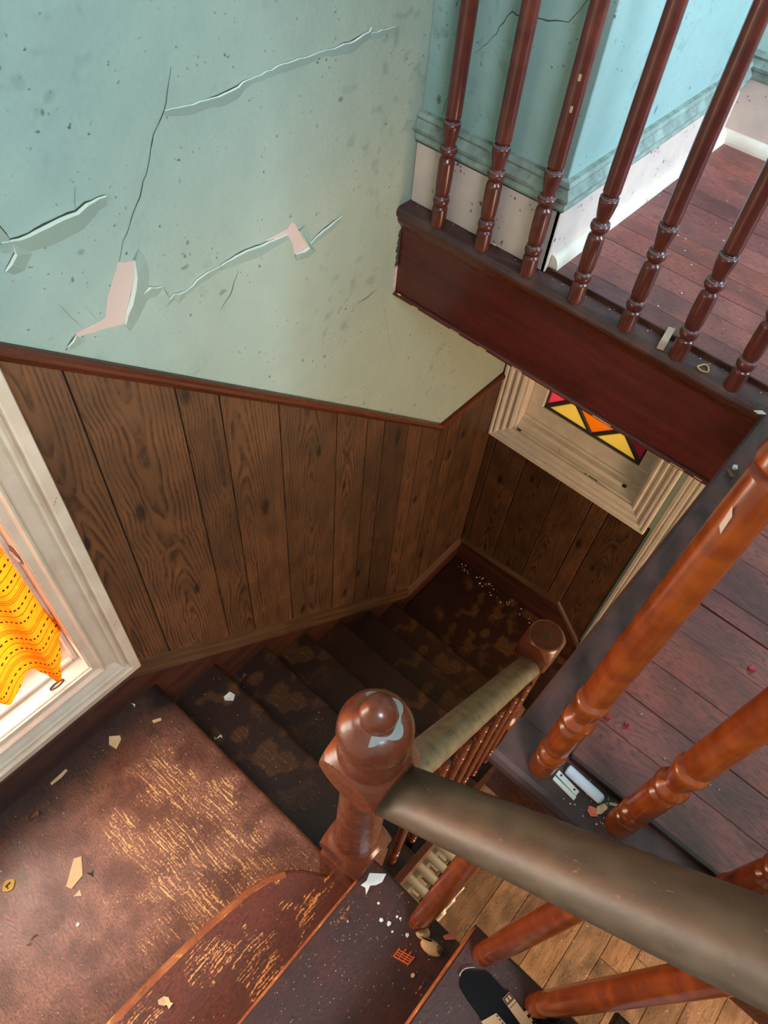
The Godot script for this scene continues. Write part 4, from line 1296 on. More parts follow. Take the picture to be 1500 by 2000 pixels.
func curtain() -> void:
	var t := thing("curtain", "thin orange curtain with rows of dashes, glowing in the left window", "curtain", P(XW - 0.05, -1.8, 0.29))
	var b := MB.new()
	var rings := []
	var n := 110
	var rows := 60
	for j in rows + 1:
		var r := PackedVector3Array()
		for i in n + 1:
			var s := float(i) / n
			var z := -0.162 + 0.36 * s
			var hem := hem_y(z)
			var v := float(j) / rows
			var y: float = lerpf(-0.40, hem, v)
			var fold := 0.008 + 0.016 * v
			var x := XW - 0.060 + 0.034 * v * v + fold * 0.8 * sin(z * 52.0 + 0.9 * sin(v * 3.0) + 0.5) + 0.006 * sin(z * 23.0 + v * 5.0)
			r.append(P(x, y, z + 0.010 * v * sin(z * 52.0 + 1.4)))
		rings.append(r)
	b.loft(rings, true, false, Vector2.ZERO, false)
	for j in rows:
		for i in n:
			for q in 6:
				var jj: int = [0, 1, 1, 0, 1, 0][q] + j
				var ii: int = [0, 0, 1, 0, 1, 1][q] + i
				b.U[(j * n + i) * 6 + q] = Vector2(ii * 0.46 / n, Y0 - b.V[(j * n + i) * 6 + q].y)
	part("cloth", b, M.curtain_cloth, t)
	var ring := MB.new()
	var rr := []
	for k in 25:
		var a := TAU * k / 24.0
		var c := P(XW - 0.012, -1.790, -0.082)
		var d := Vector3(0.8, 0.5, 0).normalized() * sin(a) * 0.010 + Vector3(0, 0, -1) * cos(a) * 0.019
		var o := PackedVector3Array()
		for q in 6:
			var e := TAU * q / 6.0
			o.append(c + d + (d.normalized() * cos(e) + Vector3(0.8, -0.3, 0).normalized() * sin(e)) * 0.0021)
		rr.append(o)
	ring.loft(rr, true, false)
	part("hem_ring", ring, M.rust, t, "small wire ring at the lower corner")

# ---------------------------------------------------------------- railings
# turned baluster from foot to top: grooves, beads and a small vase at either end
func baluster(foot: Vector3, h: float, s: float, seg := 24) -> MB:
	var q := [[0.0175, 0.0], [0.0178, 0.004], [0.0178, 0.044], [0.0165, 0.0465], [0.0135, 0.0485], [0.0135, 0.0515], [0.0175, 0.054], [0.0190, 0.060], [0.0188, 0.066], [0.0170, 0.071], [0.0135, 0.0735], [0.0135, 0.0765], [0.0158, 0.079], [0.0172, 0.088], [0.0180, 0.12], [0.0178, 0.152], [0.0165, 0.158], [0.0122, 0.161], [0.0122, 0.165], [0.0165, 0.1685], [0.0195, 0.174], [0.0200, 0.179], [0.0180, 0.1845], [0.0125, 0.188], [0.0125, 0.191], [0.0140, 0.197], [0.0165, 0.210], [0.0185, 0.226], [0.0192, 0.233], [0.0180, 0.2375], [0.0120, 0.240], [0.0120, 0.2435], [0.0160, 0.246], [0.0174, 0.250]]
	var p := []
	for k in q: p.append(Vector2(k[0] * s, k[1] * s))
	p.append(Vector2(0.0174 * s, h * 0.5))
	p.append(Vector2(0.0165 * s, h - 0.26 * s))
	for k in range(q.size() - 1, 1, -1):
		p.append(Vector2(q[k][0] * s * 0.94, h - (q[k][1] * 0.9) * s))
	p.append(Vector2(0.015 * s, h))
	return turned(foot, p, seg)

# longer, plainer baluster of the upper flight: foot, a beaded collar, then one slow swell
func stair_baluster(foot: Vector3, h: float) -> MB:
	var p := []
	for k in [[0.0175, 0.0], [0.0185, 0.004], [0.0185, 0.030], [0.0175, 0.040], [0.0160, 0.044], [0.0160, 0.048], [0.0185, 0.051], [0.0192, 0.056], [0.0185, 0.061], [0.0160, 0.064], [0.0160, 0.068], [0.0172, 0.071], [0.0180, 0.085], [0.0188, 0.13], [0.0193, 0.19], [0.0193, 0.25], [0.0188, 0.32], [0.0180, 0.40]]:
		if k[1] < h - 0.02: p.append(Vector2(k[0], k[1]))
	p.append(Vector2(0.0165, h))
	return turned(foot, p, 32)

func rail_section(w: float, t: float) -> Array:   # mushroom handrail: across, up
	var s := []
	for k in 17:
		var a := PI * k / 16.0
		s.append(Vector2(-cos(a) * w * 0.5, t * (-0.02 + 0.52 * sin(a))))
	s.append(Vector2(w * 0.485, -t * 0.12)); s.append(Vector2(w * 0.44, -t * 0.21)); s.append(Vector2(w * 0.34, -t * 0.27)); s.append(Vector2(w * 0.27, -t * 0.5))
	s.append(Vector2(-w * 0.27, -t * 0.5)); s.append(Vector2(-w * 0.34, -t * 0.27)); s.append(Vector2(-w * 0.44, -t * 0.21)); s.append(Vector2(-w * 0.485, -t * 0.12))
	return s

func hall_railing() -> void:
	var r := thing("hall_balustrade", "row of turned balusters coloured maroon for cool light, guarding the upper hall edge above the red fascia", "balustrade", P(-0.45, YU, -1.3))
	for x in [-0.886, -0.756, -0.627, -0.499, -0.371, -0.248, -0.124, 0.006]:
		var bl := part("baluster", baluster(P(x, YU, -1.302), 0.84, 1.0), M.cool_lit_wood, r)
		for d in [[0.0196, 0.2325, 0.0186, 0.2378, 0.0150, 0.2396], [0.0203, 0.1775, 0.0183, 0.1848, 0.0150, 0.1866], [0.0192, 0.064, 0.0174, 0.0714, 0.0150, 0.0726]]:
			var dm := MB.new()
			var rows := []
			for k in [1, 2]:
				var o := PackedVector3Array()
				for j in 25:
					var t := TAU * j / 24.0
					o.append(P(x + cos(t) * (d[k * 2] + 0.0003), YU + d[k * 2 + 1] + 0.0003, -1.302 + sin(t) * (d[k * 2] + 0.0003)))
				rows.append(o)
			dm.loft(rows, true, false, Vector2.ZERO, false)
			part("dust_film", dm, M.dust_grey, bl)
	for y in [-0.546, -0.600]:
		part("bare_fleck", bx(P(-0.6225, y - 0.006, -1.2873), P(-0.6165, y + 0.006, -1.2850), 0.001), M.dry_wood, r)
	var sec := rail_section(0.075, 0.055)
	part("handrail", swept([P(-0.998, YU + 0.865, -1.302), P(0.045, YU + 0.865, -1.302)], sec, [Vector3.BACK, Vector3.BACK], [Vector3.UP, Vector3.UP], true), M.rail_varnish, r)
	var g := thing("side_balustrade", "turned balusters coloured amber for warm light, at the corner of the upper floor nearest the lens", "balustrade", P(0.012, YU, -0.41))
	for z in [-0.408, -0.535, -0.662, -0.789, -0.916, -1.043, -1.17]:
		part("baluster", baluster(P(0.013, YU, z), 0.84, 1.0, 32), M.warm_lit_wood, g)
	part("bare_fleck", prism([P(0.004, -0.372, -0.3925), P(0.008, -0.380, -0.3920), P(0.009, -0.398, -0.3915), P(0.005, -0.392, -0.3920)], Vector3(0, 0, 0.0016)), M.dry_wood, g)
	for x in [0.129, 0.256, 0.384, 0.511]:
		part("baluster", baluster(P(x, YU, -0.414), 0.84, 1.0, 32), M.warm_lit_wood, g)
	part("handrail", swept([P(0.013, YU + 0.865, -1.26), P(0.013, YU + 0.865, -0.412), P(0.60, YU + 0.865, -0.412)], sec, [Vector3.RIGHT, Vector3(1, 0, 1), Vector3.BACK], [Vector3.UP, Vector3.UP, Vector3.UP], true), M.rail_varnish, g)

func stairhead_rail_y(x: float) -> float:
	return -1.100 + (x + 0.126) * 1.17

func upper_railing() -> void:
	var r := thing("stair_railing", "turned newel post with an acorn cap and the broad brown handrail rising to the right", "railing", P(-0.183, YL, -0.294))
	var c := P(-0.183, 0, -0.294)
	var h := 0.054
	# shaft and blocks, cut square where the turning swells past the flats
	var p := [Vector2(0.0, YL), Vector2(0.09, YL), Vector2(0.09, -1.755), Vector2(0.076, -1.735), Vector2(0.066, -1.715), Vector2(0.056, -1.698), Vector2(0.048, -1.690), Vector2(0.048, -1.686), Vector2(0.057, -1.680), Vector2(0.068, -1.668), Vector2(0.0765, -1.650), Vector2(0.078, -1.640), Vector2(0.0765, -1.630), Vector2(0.069, -1.612), Vector2(0.058, -1.594), Vector2(0.049, -1.582), Vector2(0.0450, -1.576), Vector2(0.0450, -1.570), Vector2(0.0475, -1.565), Vector2(0.0475, -1.555), Vector2(0.0445, -1.548), Vector2(0.0445, -1.50), Vector2(0.0438, -1.40), Vector2(0.0415, -1.28), Vector2(0.0395, -1.19), Vector2(0.0395, -1.162), Vector2(0.043, -1.155), Vector2(0.050, -1.150), Vector2(0.060, -1.140), Vector2(0.069, -1.127), Vector2(0.0765, -1.110), Vector2(0.078, -1.098), Vector2(0.0765, -1.085), Vector2(0.069, -1.066), Vector2(0.060, -1.052), Vector2(0.0535, -1.044), Vector2(0.0515, -1.041), Vector2(0.0515, -1.037), Vector2(0.0505, -1.028), Vector2(0.046, -1.016), Vector2(0.0435, -1.011), Vector2(0.0435, -1.008), Vector2(0.0455, -1.004), Vector2(0.0430, -0.999), Vector2(0.0420, -0.996), Vector2(0.0480, -0.991), Vector2(0.0525, -0.980), Vector2(0.0540, -0.965), Vector2(0.0530, -0.950), Vector2(0.0490, -0.936), Vector2(0.0420, -0.925), Vector2(0.0330, -0.918), Vector2(0.0262, -0.915), Vector2(0.0250, -0.912), Vector2(0.0262, -0.906), Vector2(0.0255, -0.897), Vector2(0.0225, -0.887), Vector2(0.0165, -0.879), Vector2(0.009, -0.8745), Vector2(0.0, -0.873)]
	var pp := fine(p)
	part("newel_post", turned_square(c, pp, 128, h), M.newel_wood, r)
	# pale filler rubbed on round the foot of the knob
	var ring := MB.new()
	var rows := []
	for k in 3:
		var o := PackedVector3Array()
		for j in 40:
			var t := -2.75 + 3.9 * j / 39.0
			var rad := [0.0272, 0.0315, 0.0355][k] as float
			var yy := [-0.9152, -0.9172, -0.9195][k] as float
			rad += 0.004 * sin(t * 5.0 + k) * (1.0 if k == 2 else 0.3)
			o.append(c + Vector3(cos(t) * rad, yy + 0.0009 - maxf(0.0, rad - 0.0355) * 0.75, sin(t) * rad))
		rows.append(o)
	ring.loft(rows, true, false, Vector2.ZERO, false)
	part("filler_smear", ring, M.old_filler, r, "pale worn filler round the knob")
	# handrail
	var d := Vector3(1, 1.17, 0).normalized()
	var n := Vector3(-1.17, 1, 0).normalized()
	var sec := rail_section(0.090, 0.062)
	var path := []; var aa := []; var bb := []
	for k in 7:
		var x := -0.131 + 0.72 * k / 6.0
		path.append(P(x, stairhead_rail_y(x) - 0.014, -0.293)); aa.append(Vector3.BACK); bb.append(n)
	bb[0] = Vector3(0, 1, 0) * 1.5
	part("handrail", swept(path, sec, aa, bb, true), M.rail_varnish, r)
	for q in [[0.012, -1.65], [0.124, -1.42], [0.232, -1.42], [0.335, -1.19], [0.44, -1.19]]:
		part("baluster", stair_baluster(P(q[0], q[1], -0.268), stairhead_rail_y(q[0]) - 0.035 - q[1]), M.warm_lit_wood, r)

func fine(p: Array) -> Array:   # more rows where the turning swells, so that the cut flats keep their lens outline
	var out := []
	for k in p.size() - 1:
		out.append(p[k])
		var a: Vector2 = p[k]; var b: Vector2 = p[k + 1]
		if maxf(a.x, b.x) > 0.0535 and absf(a.x - b.x) > 0.002:
			for j in range(1, 7): out.append(a.lerp(b, j / 7.0))
	out.append(p[-1])
	return out

func lower_rail_y(z: float) -> float:
	return -1.51 + 0.9 * (z + 0.5)

func lower_railing() -> void:
	var r := thing("stair_railing_lower", "lower newel with its cap missing and a short handrail of peeling gilt paint", "railing", P(-0.185, YB, -1.18))
	var c := P(-0.186, 0, -1.185)
	var p := [Vector2(0.0, -3.06), Vector2(0.09, -3.06), Vector2(0.09, -2.62), Vector2(0.068, -2.585), Vector2(0.05, -2.565), Vector2(0.044, -2.55), Vector2(0.044, -2.2), Vector2(0.042, -2.14), Vector2(0.050, -2.13), Vector2(0.062, -2.115), Vector2(0.074, -2.095), Vector2(0.0790, -2.075), Vector2(0.0790, -2.045), Vector2(0.074, -2.020), Vector2(0.066, -2.000), Vector2(0.0595, -1.985), Vector2(0.0555, -1.979), Vector2(0.0530, -1.977), Vector2(0.0, -1.977)]
	part("newel_post", turned_square(c, fine(p), 96, 0.056), M.newel_wood, r)
	part("dowel_hole", turned(c + Vector3(0, -1.9772, 0), [Vector2(0.0, 0), Vector2(0.0085, 0), Vector2(0.0085, 0.0008), Vector2(0.0, 0.0008)], 12), M.crack_dark, r)
	var tor := []
	for k in 41:
		var t := TAU * k / 40.0
		var o := PackedVector3Array()
		for q in 5:
			var e := TAU * q / 5.0
			o.append(c + Vector3(cos(t) * (0.0520 + cos(e) * 0.0012), -1.9768 + sin(e) * 0.0010, sin(t) * (0.0520 + cos(e) * 0.0012)))
		tor.append(o)
	var tb := MB.new()
	tb.loft(tor, true, false)
	part("worn_rim", tb, M.worn_nose, r)
	var n := Vector3(0, 1, -0.9).normalized()
	var path := []; var aa := []; var bb := []
	for k in 6:
		var z := -0.345 - 0.80 * k / 5.0
		path.append(P(-0.178, lower_rail_y(z) - 0.02, z)); aa.append(Vector3.RIGHT); bb.append(n)
	bb[0] = Vector3(0, 1.3, 0)
	part("handrail", swept(path, rail_section(0.078, 0.060), aa, bb, true), M.peeling_rail, r)
	for k in 7:
		var z := -0.44 - 0.104 * k
		var y: float = YL - 0.187 * floorf((-0.298 - z) / 0.209 + 1.0)
		part("baluster", baluster(P(-0.142, y, z), lower_rail_y(z) - 0.05 - y, 0.72, 14), M.newel_wood, r)

# ---------------------------------------------------------------- radiator in the lower hall
func radiator() -> void:
	var r := thing("radiator", "old cream cast-iron column radiator in the lower hall beside the stair string", "radiator", P(0.0, YG, -0.74))
	for k in 9:
		var z := -0.545 - 0.058 * k
		var b := MB.new()
		var rings := []
		for q in [[-0.115, 0.5], [-0.108, 0.85], [-0.09, 1.0], [-0.03, 1.0], [0.03, 1.0], [0.065, 1.0], [0.085, 0.85], [0.092, 0.5]]:
			var o := PackedVector3Array()
			for j in 12:
				var t := TAU * j / 12.0
				o.append(P(q[0] - 0.015, -3.075 - 0.045 + 0.045 * q[1] * sin(t) if sin(t) > 0 else -3.12 + 0.03 * sin(t) * q[1], z + cos(t) * 0.0165 * q[1]))
			rings.append(o)
		b.loft(rings, true, true)
		for cx in [-0.095, -0.012, 0.062]:
			b.box(P(cx - 0.022, -3.70, z - 0.011), P(cx + 0.022, -3.12, z + 0.011), 0.007, 1)
		b.box(P(-0.125, -3.70, z - 0.0225), P(0.075, -3.64, z + 0.0225), 0.012, 0)
		if k == 0 or k == 8:
			b.box(P(-0.115, YG, z - 0.015), P(-0.08, -3.68, z + 0.015), 0.004, 1)
			b.box(P(0.03, YG, z - 0.015), P(0.065, -3.68, z + 0.015), 0.004, 1)
		part("section", b, M.radiator_paint, r)
	for y in [-3.155, -3.68]:
		part("joining_pipe", bx(P(-0.02, y, -1.02), P(0.0, y + 0.02, -0.54), 0.004, 2), M.rust, r)

# ---------------------------------------------------------------- litter
# a thin flake lying on a surface; pts are x-z, curl lifts its far corners
func flake(called: String, pts: Array, y: float, thick: float, m: Material, label: String, category: String, group := "", curl := 0.0) -> Node3D:
	if group == "":
		group = {"paint_chip": "fallen paint flakes", "plaster_crumb": "plaster crumbs on the second step up", "red_chip": "red flakes on the hall boards", "wood_sliver": "loose wood slivers"}.get(called, "")
	var c := Vector2.ZERO
	for p in pts: c += Vector2(p[0], p[1])
	c /= pts.size()
	var lo := PackedVector3Array(); var hi := PackedVector3Array(); var li := PackedVector3Array()
	var far := 0.001
	for p in pts: far = maxf(far, c.distance_to(Vector2(p[0], p[1])))
	for k in pts.size():
		var q := Vector2(pts[k][0], pts[k][1])
		var t := c.distance_to(q) / far
		var up := curl * t * t * (1.0 if k % 2 == 0 else 0.45)
		lo.append(P(q.x, y + up, q.y))
		hi.append(P(q.x, y + thick + up, q.y))
	var b := MB.new()
	var m0 := b.mark()
	var n := pts.size()
	var top := P(c.x, y + thick, c.y)
	var bot := P(c.x, y + 0.0001, c.y)
	for k in n:
		var j := (k + 1) % n
		b.tri(top, hi[k], hi[j])
		b.tri(bot, lo[j], lo[k])
		b.quad(lo[k], lo[j], hi[j], hi[k])
	b.close(m0)
	return single(called, b, m, label, category, group)

func curl_shaving(called: String, a: Vector3, b: Vector3, r: float, m: Material, label: String) -> void:
	var rings := []
	var d := (b - a)
	var side := d.cross(Vector3.UP).normalized()
	for k in 13:
		var t := k / 12.0
		var p := a + d * t + Vector3.UP * (r * (0.35 + 0.65 * absf(sin(t * PI * 1.6)))) + side * r * 0.9 * sin(t * TAU)
		var o := PackedVector3Array()
		for q in [[-1, 0], [-1, 0.16], [1, 0.16], [1, 0]]:
			o.append(p + (side * cos(t * 4.0) + Vector3.UP * sin(t * 4.0) * 0.4) * float(q[0]) * r * 0.55 + Vector3.UP * float(q[1]) * r)
		rings.append(o)
	var mb := MB.new()
	mb.loft(rings, false, true)
	single(called, mb, m, label, "shaving")

func litter() -> void:
	# upper landing
	flake("paint_chip", [[-0.950, -0.106], [-0.931, -0.129], [-0.919, -0.124], [-0.906, -0.098], [-0.931, -0.092]], YL, 0.0012, M.chip_cream, "cream paint flake with one pointed corner on the landing near the skirting", "paint chip", "", 0.006)
	flake("paint_chip", [[-0.752, 0.148], [-0.746, 0.138], [-0.742, 0.132], [-0.720, 0.146], [-0.702, 0.157], [-0.696, 0.194], [-0.710, 0.200], [-0.722, 0.186], [-0.735, 0.171]], YL, 0.0012, M.chip_cream, "long folded cream paint flake beside the green leaf on the landing", "paint chip", "", 0.004)
	flake("paint_chip", [[-0.680, 0.181], [-0.664, 0.186], [-0.678, 0.201]], YL, 0.0012, M.chip_cream, "small triangular cream flake just below the long folded flake", "paint chip", "", 0.002)
	flake("paint_chip", [[-0.900, -0.218], [-0.888, -0.241], [-0.881, -0.236], [-0.891, -0.216]], YL, 0.0015, M.chip_cream, "narrow pale flake near the far corner of the landing", "paint chip", "", 0.002)
	flake("paint_chip", [[-0.622, 0.227], [-0.615, 0.226], [-0.613, 0.231], [-0.618, 0.236]], YL, 0.003, M.chip_white, "tiny bright white crumb in the reddish middle of the landing", "paint chip")
	flake("wood_sliver", [[-0.961, 0.079], [-0.963, 0.030], [-0.956, 0.028], [-0.952, 0.05], [-0.954, 0.081]], YL, 0.0018, M.chip_cream, "thin pale wood sliver lying along the landing skirting", "sliver")
	curl_shaving("wood_shaving", P(-0.930, YL, 0.170), P(-0.905, YL, 0.150), 0.011, M.shaving, "curled brown wood shaving by the skirting at the left of the landing")
	curl_shaving("wood_shaving", P(-0.672, YL, 0.338), P(-0.672, YL, 0.308), 0.004, M.shaving, "thin twisted brown twig near the front left of the landing")
	curl_shaving("wood_shaving", P(-0.992, YL + 0.0, -0.214), P(-0.970, YL + 0.0, -0.208), 0.004, M.chip_white, "small pale curl at the skirting end of the landing edge")
	curl_shaving("wood_shaving", P(-0.955, YL - 0.374, -0.560), P(-0.945, YL - 0.374, -0.590), 0.008, M.shaving, "brown dead shaving on the second step down beside the skirting")
	curl_shaving("wood_shaving", P(-0.795, YL - 0.187, -0.335), P(-0.775, YL - 0.187, -0.350), 0.007, M.chip_white, "pale tangled fluff on the first step down against the landing edge")
	flake("paint_chip", [[-0.874, -0.443], [-0.874, -0.469], [-0.853, -0.473], [-0.842, -0.456], [-0.862, -0.438]], YL - 0.187, 0.0015, M.chip_white, "white paint flake alone on the first step down", "paint chip", "", 0.004)
	# yellow button-like disc
	var bt := thing("button", "yellow oval button with a dark knot of thread at the left edge of the landing", "button", P(-0.819, YL, 0.294))
	var ob := []
	for k in 16:
		var t := TAU * k / 16.0
		ob.append(Vector2(-0.819 + cos(t) * 0.0135 * (1.0 + 0.12 * cos(2 * t)), 0.294 + sin(t) * 0.0155 * (1.0 - 0.15 * cos(t * 2 + 0.6))))
	part("disc", slab(ob, YL + 0.0042, 0.0038, 0.0012), M.button_yellow, bt)
	part("thread", bx(P(-0.823, YL + 0.0042, 0.287), P(-0.819, YL + 0.0056, 0.301), 0.0004), M.crack_dark, bt)
	part("thread", bx(P(-0.822, YL + 0.0042, 0.297), P(-0.812, YL + 0.0054, 0.300), 0.0004), M.crack_dark, bt)
	# leaf scrap
	flake("leaf_scrap", [[-0.699, 0.146], [-0.692, 0.140], [-0.693, 0.131], [-0.687, 0.137], [-0.679, 0.141], [-0.688, 0.144]], YL, 0.001, M.leaf_green, "small green leaf scrap on the landing", "leaf", "", 0.006)
	# first rounded step
	var y1 := YL + 0.23
	flake("paint_chip", [[-0.307, 0.176], [-0.304, 0.164], [-0.295, 0.158], [-0.285, 0.161], [-0.279, 0.158], [-0.278, 0.171], [-0.287, 0.169], [-0.291, 0.175], [-0.300, 0.180]], y1, 0.0015, M.chip_cream, "crumpled cream flake on the rounded first step", "paint chip", "", 0.005)
	# second step
	var y2 := YL + 0.46
	flake("paint_flake", [[-0.094, -0.292], [-0.090, -0.275], [-0.096, -0.262], [-0.104, -0.254], [-0.104, -0.246], [-0.099, -0.235], [-0.109, -0.244], [-0.119, -0.241], [-0.116, -0.256], [-0.121, -0.270]], y2, 0.0012, M.chip_white, "large jagged white paint flake lying against the newel foot", "paint flake", "", 0.003)
	single("nail_head", turned(P(-0.098, y2, -0.178), [Vector2(0, 0), Vector2(0.0068, 0), Vector2(0.0064, 0.0018), Vector2(0.0, 0.0026)], 16), M.cool_lit_wood, "round flat nail head in the second step up", "nail")
	for q in [[-0.046, -0.222, 0.006, "white crumb nearest the newel among the plaster bits"], [-0.030, -0.228, 0.006, "white crumb left of the amber baluster foot"], [-0.026, -0.248, 0.004, "small white crumb behind the plaster bits"], [-0.016, -0.222, 0.003, "small white crumb in front of the plaster bits"], [0.010, -0.237, 0.005, "white crumb between the baluster foot and the orange comb"], [-0.070, -0.241, 0.0035, "white crumb just off the jagged flake's point"], [0.062, -0.193, 0.005, "square cream crumb in front of the orange comb"], [-0.019, -0.250, 0.003, "white speck behind the baluster-side crumbs"]]:
		var pts := []
		for k in 5:
			var t := TAU * k / 5.0 + float(q[0]) * 90.0
			pts.append([q[0] + cos(t) * q[2] * rng.randf_range(0.6, 1.0), q[1] + sin(t) * q[2] * rng.randf_range(0.6, 1.0)])
		flake("plaster_crumb", pts, y2, q[2] * 0.45, M.chip_white if q[0] < 0.05 else M.chip_cream, q[3], "crumb")
	comb(y2)
	clay(y2)
	flake("pink_scrap", [[0.064, -0.283], [0.074, -0.301], [0.082, -0.305], [0.085, -0.295], [0.078, -0.287], [0.071, -0.281]], y2, 0.0045, M.chip_pink, "pink scrap wedged behind the pale broken lump", "scrap", "", 0.004)
	third_step(YL + 0.69)
	# upper hall edge
	hall_litter()
	dust()

func comb(y: float) -> void:
	var c := thing("comb_piece", "broken bit of small orange plastic grid on the second step", "plastic scrap", P(0.027, y, -0.203))
	var o := Vector2(0.013, -0.192)
	var a := Vector2(0.031, -0.009)
	var b := Vector2(0.0005, -0.020)
	for k in 4:
		var t := k / 3.0
		bar(c, o + a * t, o + a * t + b * (1.15 if k == 1 or k == 2 else 0.9), y + 0.0012, 0.0011)
	for k in 4:
		var t := [0.0, 0.28, 0.5, 0.74][k] as float
		bar(c, o + b * t, o + a + b * t, y + 0.0012, 0.0010 if k > 0 else 0.0015)

func bar(c: Node, p: Vector2, q: Vector2, y: float, r: float) -> void:
	var d := (q - p).normalized()
	var n := Vector2(-d.y, d.x) * r
	part("grid_bar", prism([P(p.x + n.x, y - r, p.y + n.y), P(q.x + n.x, y - r, q.y + n.y), P(q.x - n.x, y - r, q.y - n.y), P(p.x - n.x, y - r, p.y - n.y)], Vector3(0, 2 * r, 0)), M.orange_plastic, c)

func clay(y: float) -> void:
	var c := thing("broken_ornament", "pale broken rounded piece with a dark slot at the edge of the second step", "broken piece", P(0.05, y, -0.26))
	var sp := func(at: Vector3, r: Vector3, turn: float) -> MB:
		var rings := []
		for k in 9:
			var ph := -PI / 2 + PI * k / 8.0
			var o := PackedVector3Array()
			for j in 18:
				var t := TAU * j / 18.0
				var v := Vector3(cos(t) * cos(ph) * r.x, maxf(sin(ph), -0.35) * r.y, sin(t) * cos(ph) * r.z)
				o.append(at + v.rotated(Vector3.UP, turn))
			rings.append(o)
		var b := MB.new()
		b.loft(rings, true, false)
		return b
	part("lobe", sp.call(P(0.031, y + 0.004, -0.261), Vector3(0.015, 0.010, 0.0125), 0.5), M.clay_cream, c)
	part("lobe", sp.call(P(0.060, y + 0.004, -0.253), Vector3(0.024, 0.009, 0.0135), 0.25), M.clay_cream, c)
	part("dark_slot", prism([P(0.030, y + 0.0132, -0.2515), P(0.041, y + 0.0115, -0.2530), P(0.053, y + 0.0125, -0.2585), P(0.053, y + 0.0125, -0.2625), P(0.042, y + 0.0120, -0.2560)], Vector3(0, 0.0012, 0)), M.black_plastic, c)
	part("moss", sp.call(P(0.073, y + 0.0045, -0.259), Vector3(0.011, 0.0095, 0.009), 0.2), M.brown_moulding, c)

func third_step(y: float) -> void:
	var c := thing("plastic_case", "glossy black plastic case with a curled corner on the third step", "case", P(0.17, y, -0.21))
	var r0 := PackedVector3Array(); var r1 := PackedVector3Array()
	for q in [[0.118, -0.232], [0.112, -0.224], [0.122, -0.205], [0.14, -0.20], [0.20, -0.19], [0.30, -0.18], [0.30, -0.235], [0.20, -0.25], [0.145, -0.252]]:
		r0.append(P(q[0], y, q[1])); r1.append(P(q[0], y + 0.010, q[1]))
	var b := MB.new()
	b.loft([r0, r1], false, true)
	part("shell", b, M.black_plastic, c)
	var lip := MB.new()
	var lr := []
	for k in 10:
		var t := k / 9.0
		var o := PackedVector3Array()
		var p := P(lerpf(0.112, 0.124, t), y + 0.010, lerpf(-0.216, -0.243, t) )
		p.x -= 0.006 * sin(PI * t)
		for q in 6:
			var e := TAU * q / 6.0
			o.append(p + Vector3(cos(e), sin(e), 0) * 0.0011)
		lr.append(o)
	lip.loft(lr, true, true)
	part("bright_rim", lip, M.steel, c)
	var f := thing("label_strip", "cream printed card strip with small dark squares along it, on the black case", "card strip", P(0.21, y + 0.010, -0.245))
	var u := Vector2(0.86, 0.16).normalized()
	var n := Vector2(-u.y, u.x)
	var o2 := Vector2(0.186, -0.247)
	var strip := func(s0: float, s1: float, t0: float, t1: float, y0: float, y1: float) -> MB:
		var pl := []
		for q in [[s0, t0], [s1, t0], [s1, t1], [s0, t1]]:
			var v: Vector2 = o2 + u * q[0] + n * q[1]
			pl.append(P(v.x, y0, v.y))
		return prism(pl, Vector3(0, y1 - y0, 0))
	part("card", strip.call(0.0, 0.11, -0.007, 0.009, y + 0.010, y + 0.0112), M.card_cream, f)
	part("dark_band", strip.call(0.0005, 0.012, -0.0068, 0.0088, y + 0.0112, y + 0.0114), M.rust, f)
	part("dark_band", strip.call(0.016, 0.0172, -0.0068, 0.0088, y + 0.0112, y + 0.0114), M.rust, f)
	for k in 2: part("printed_square", strip.call(0.003, 0.009, -0.004 + k * 0.006, 0.0 + k * 0.006, y + 0.0114, y + 0.0116), M.card_cream, f)
	for k in 5: part("printed_square", strip.call(0.035 + k * 0.011, 0.041 + k * 0.011, -0.011, -0.0072, y + 0.0100, y + 0.0106), M.card_cream, f)
	var f2 := thing("printed_card", "torn cream card with a row of small holes on the black case", "card", P(0.19, y + 0.010, -0.20))
	part("card", prism([P(0.176, y + 0.010, -0.190), P(0.188, y + 0.010, -0.216), P(0.215, y + 0.010, -0.214), P(0.25, y + 0.010, -0.19)], Vector3(0, 0.0012, 0)), M.card_cream, f2)
	for k in 7: part("hole", bx(P(0.190 + k * 0.006, y + 0.0112, -0.2150 + k * 0.001), P(0.193 + k * 0.006, y + 0.0116, -0.2125 + k * 0.001), 0.0), M.crack_dark, f2)
	# dark bristly scrap
	var fur := MB.new()
	for k in 700:
		var t := rng.randf()
		var p := P(lerpf(0.236, 0.312, t) + rng.randf_range(-0.01, 0.01), y, lerpf(-0.250, -0.262, t) + rng.randf_range(-0.022, 0.022))
		var d := Vector3(rng.randf_range(-1, 1), rng.randf_range(0.2, 1.3), rng.randf_range(-1, 1)) * 0.011
		var s := d.cross(Vector3.UP).normalized() * 0.0006
		fur.tri(p - s, p + s, p + d)
		fur.tri(p - s + Vector3(0, 0, 0.0004), p + d, p + s + Vector3(0, 0, 0.0004))
	var fm := single("bristle_scrap", fur, M.dark_fur, "dark green-black bristly scrap beside the lowest amber baluster foot", "brush scrap")
	fm.set_meta("kind", "stuff")

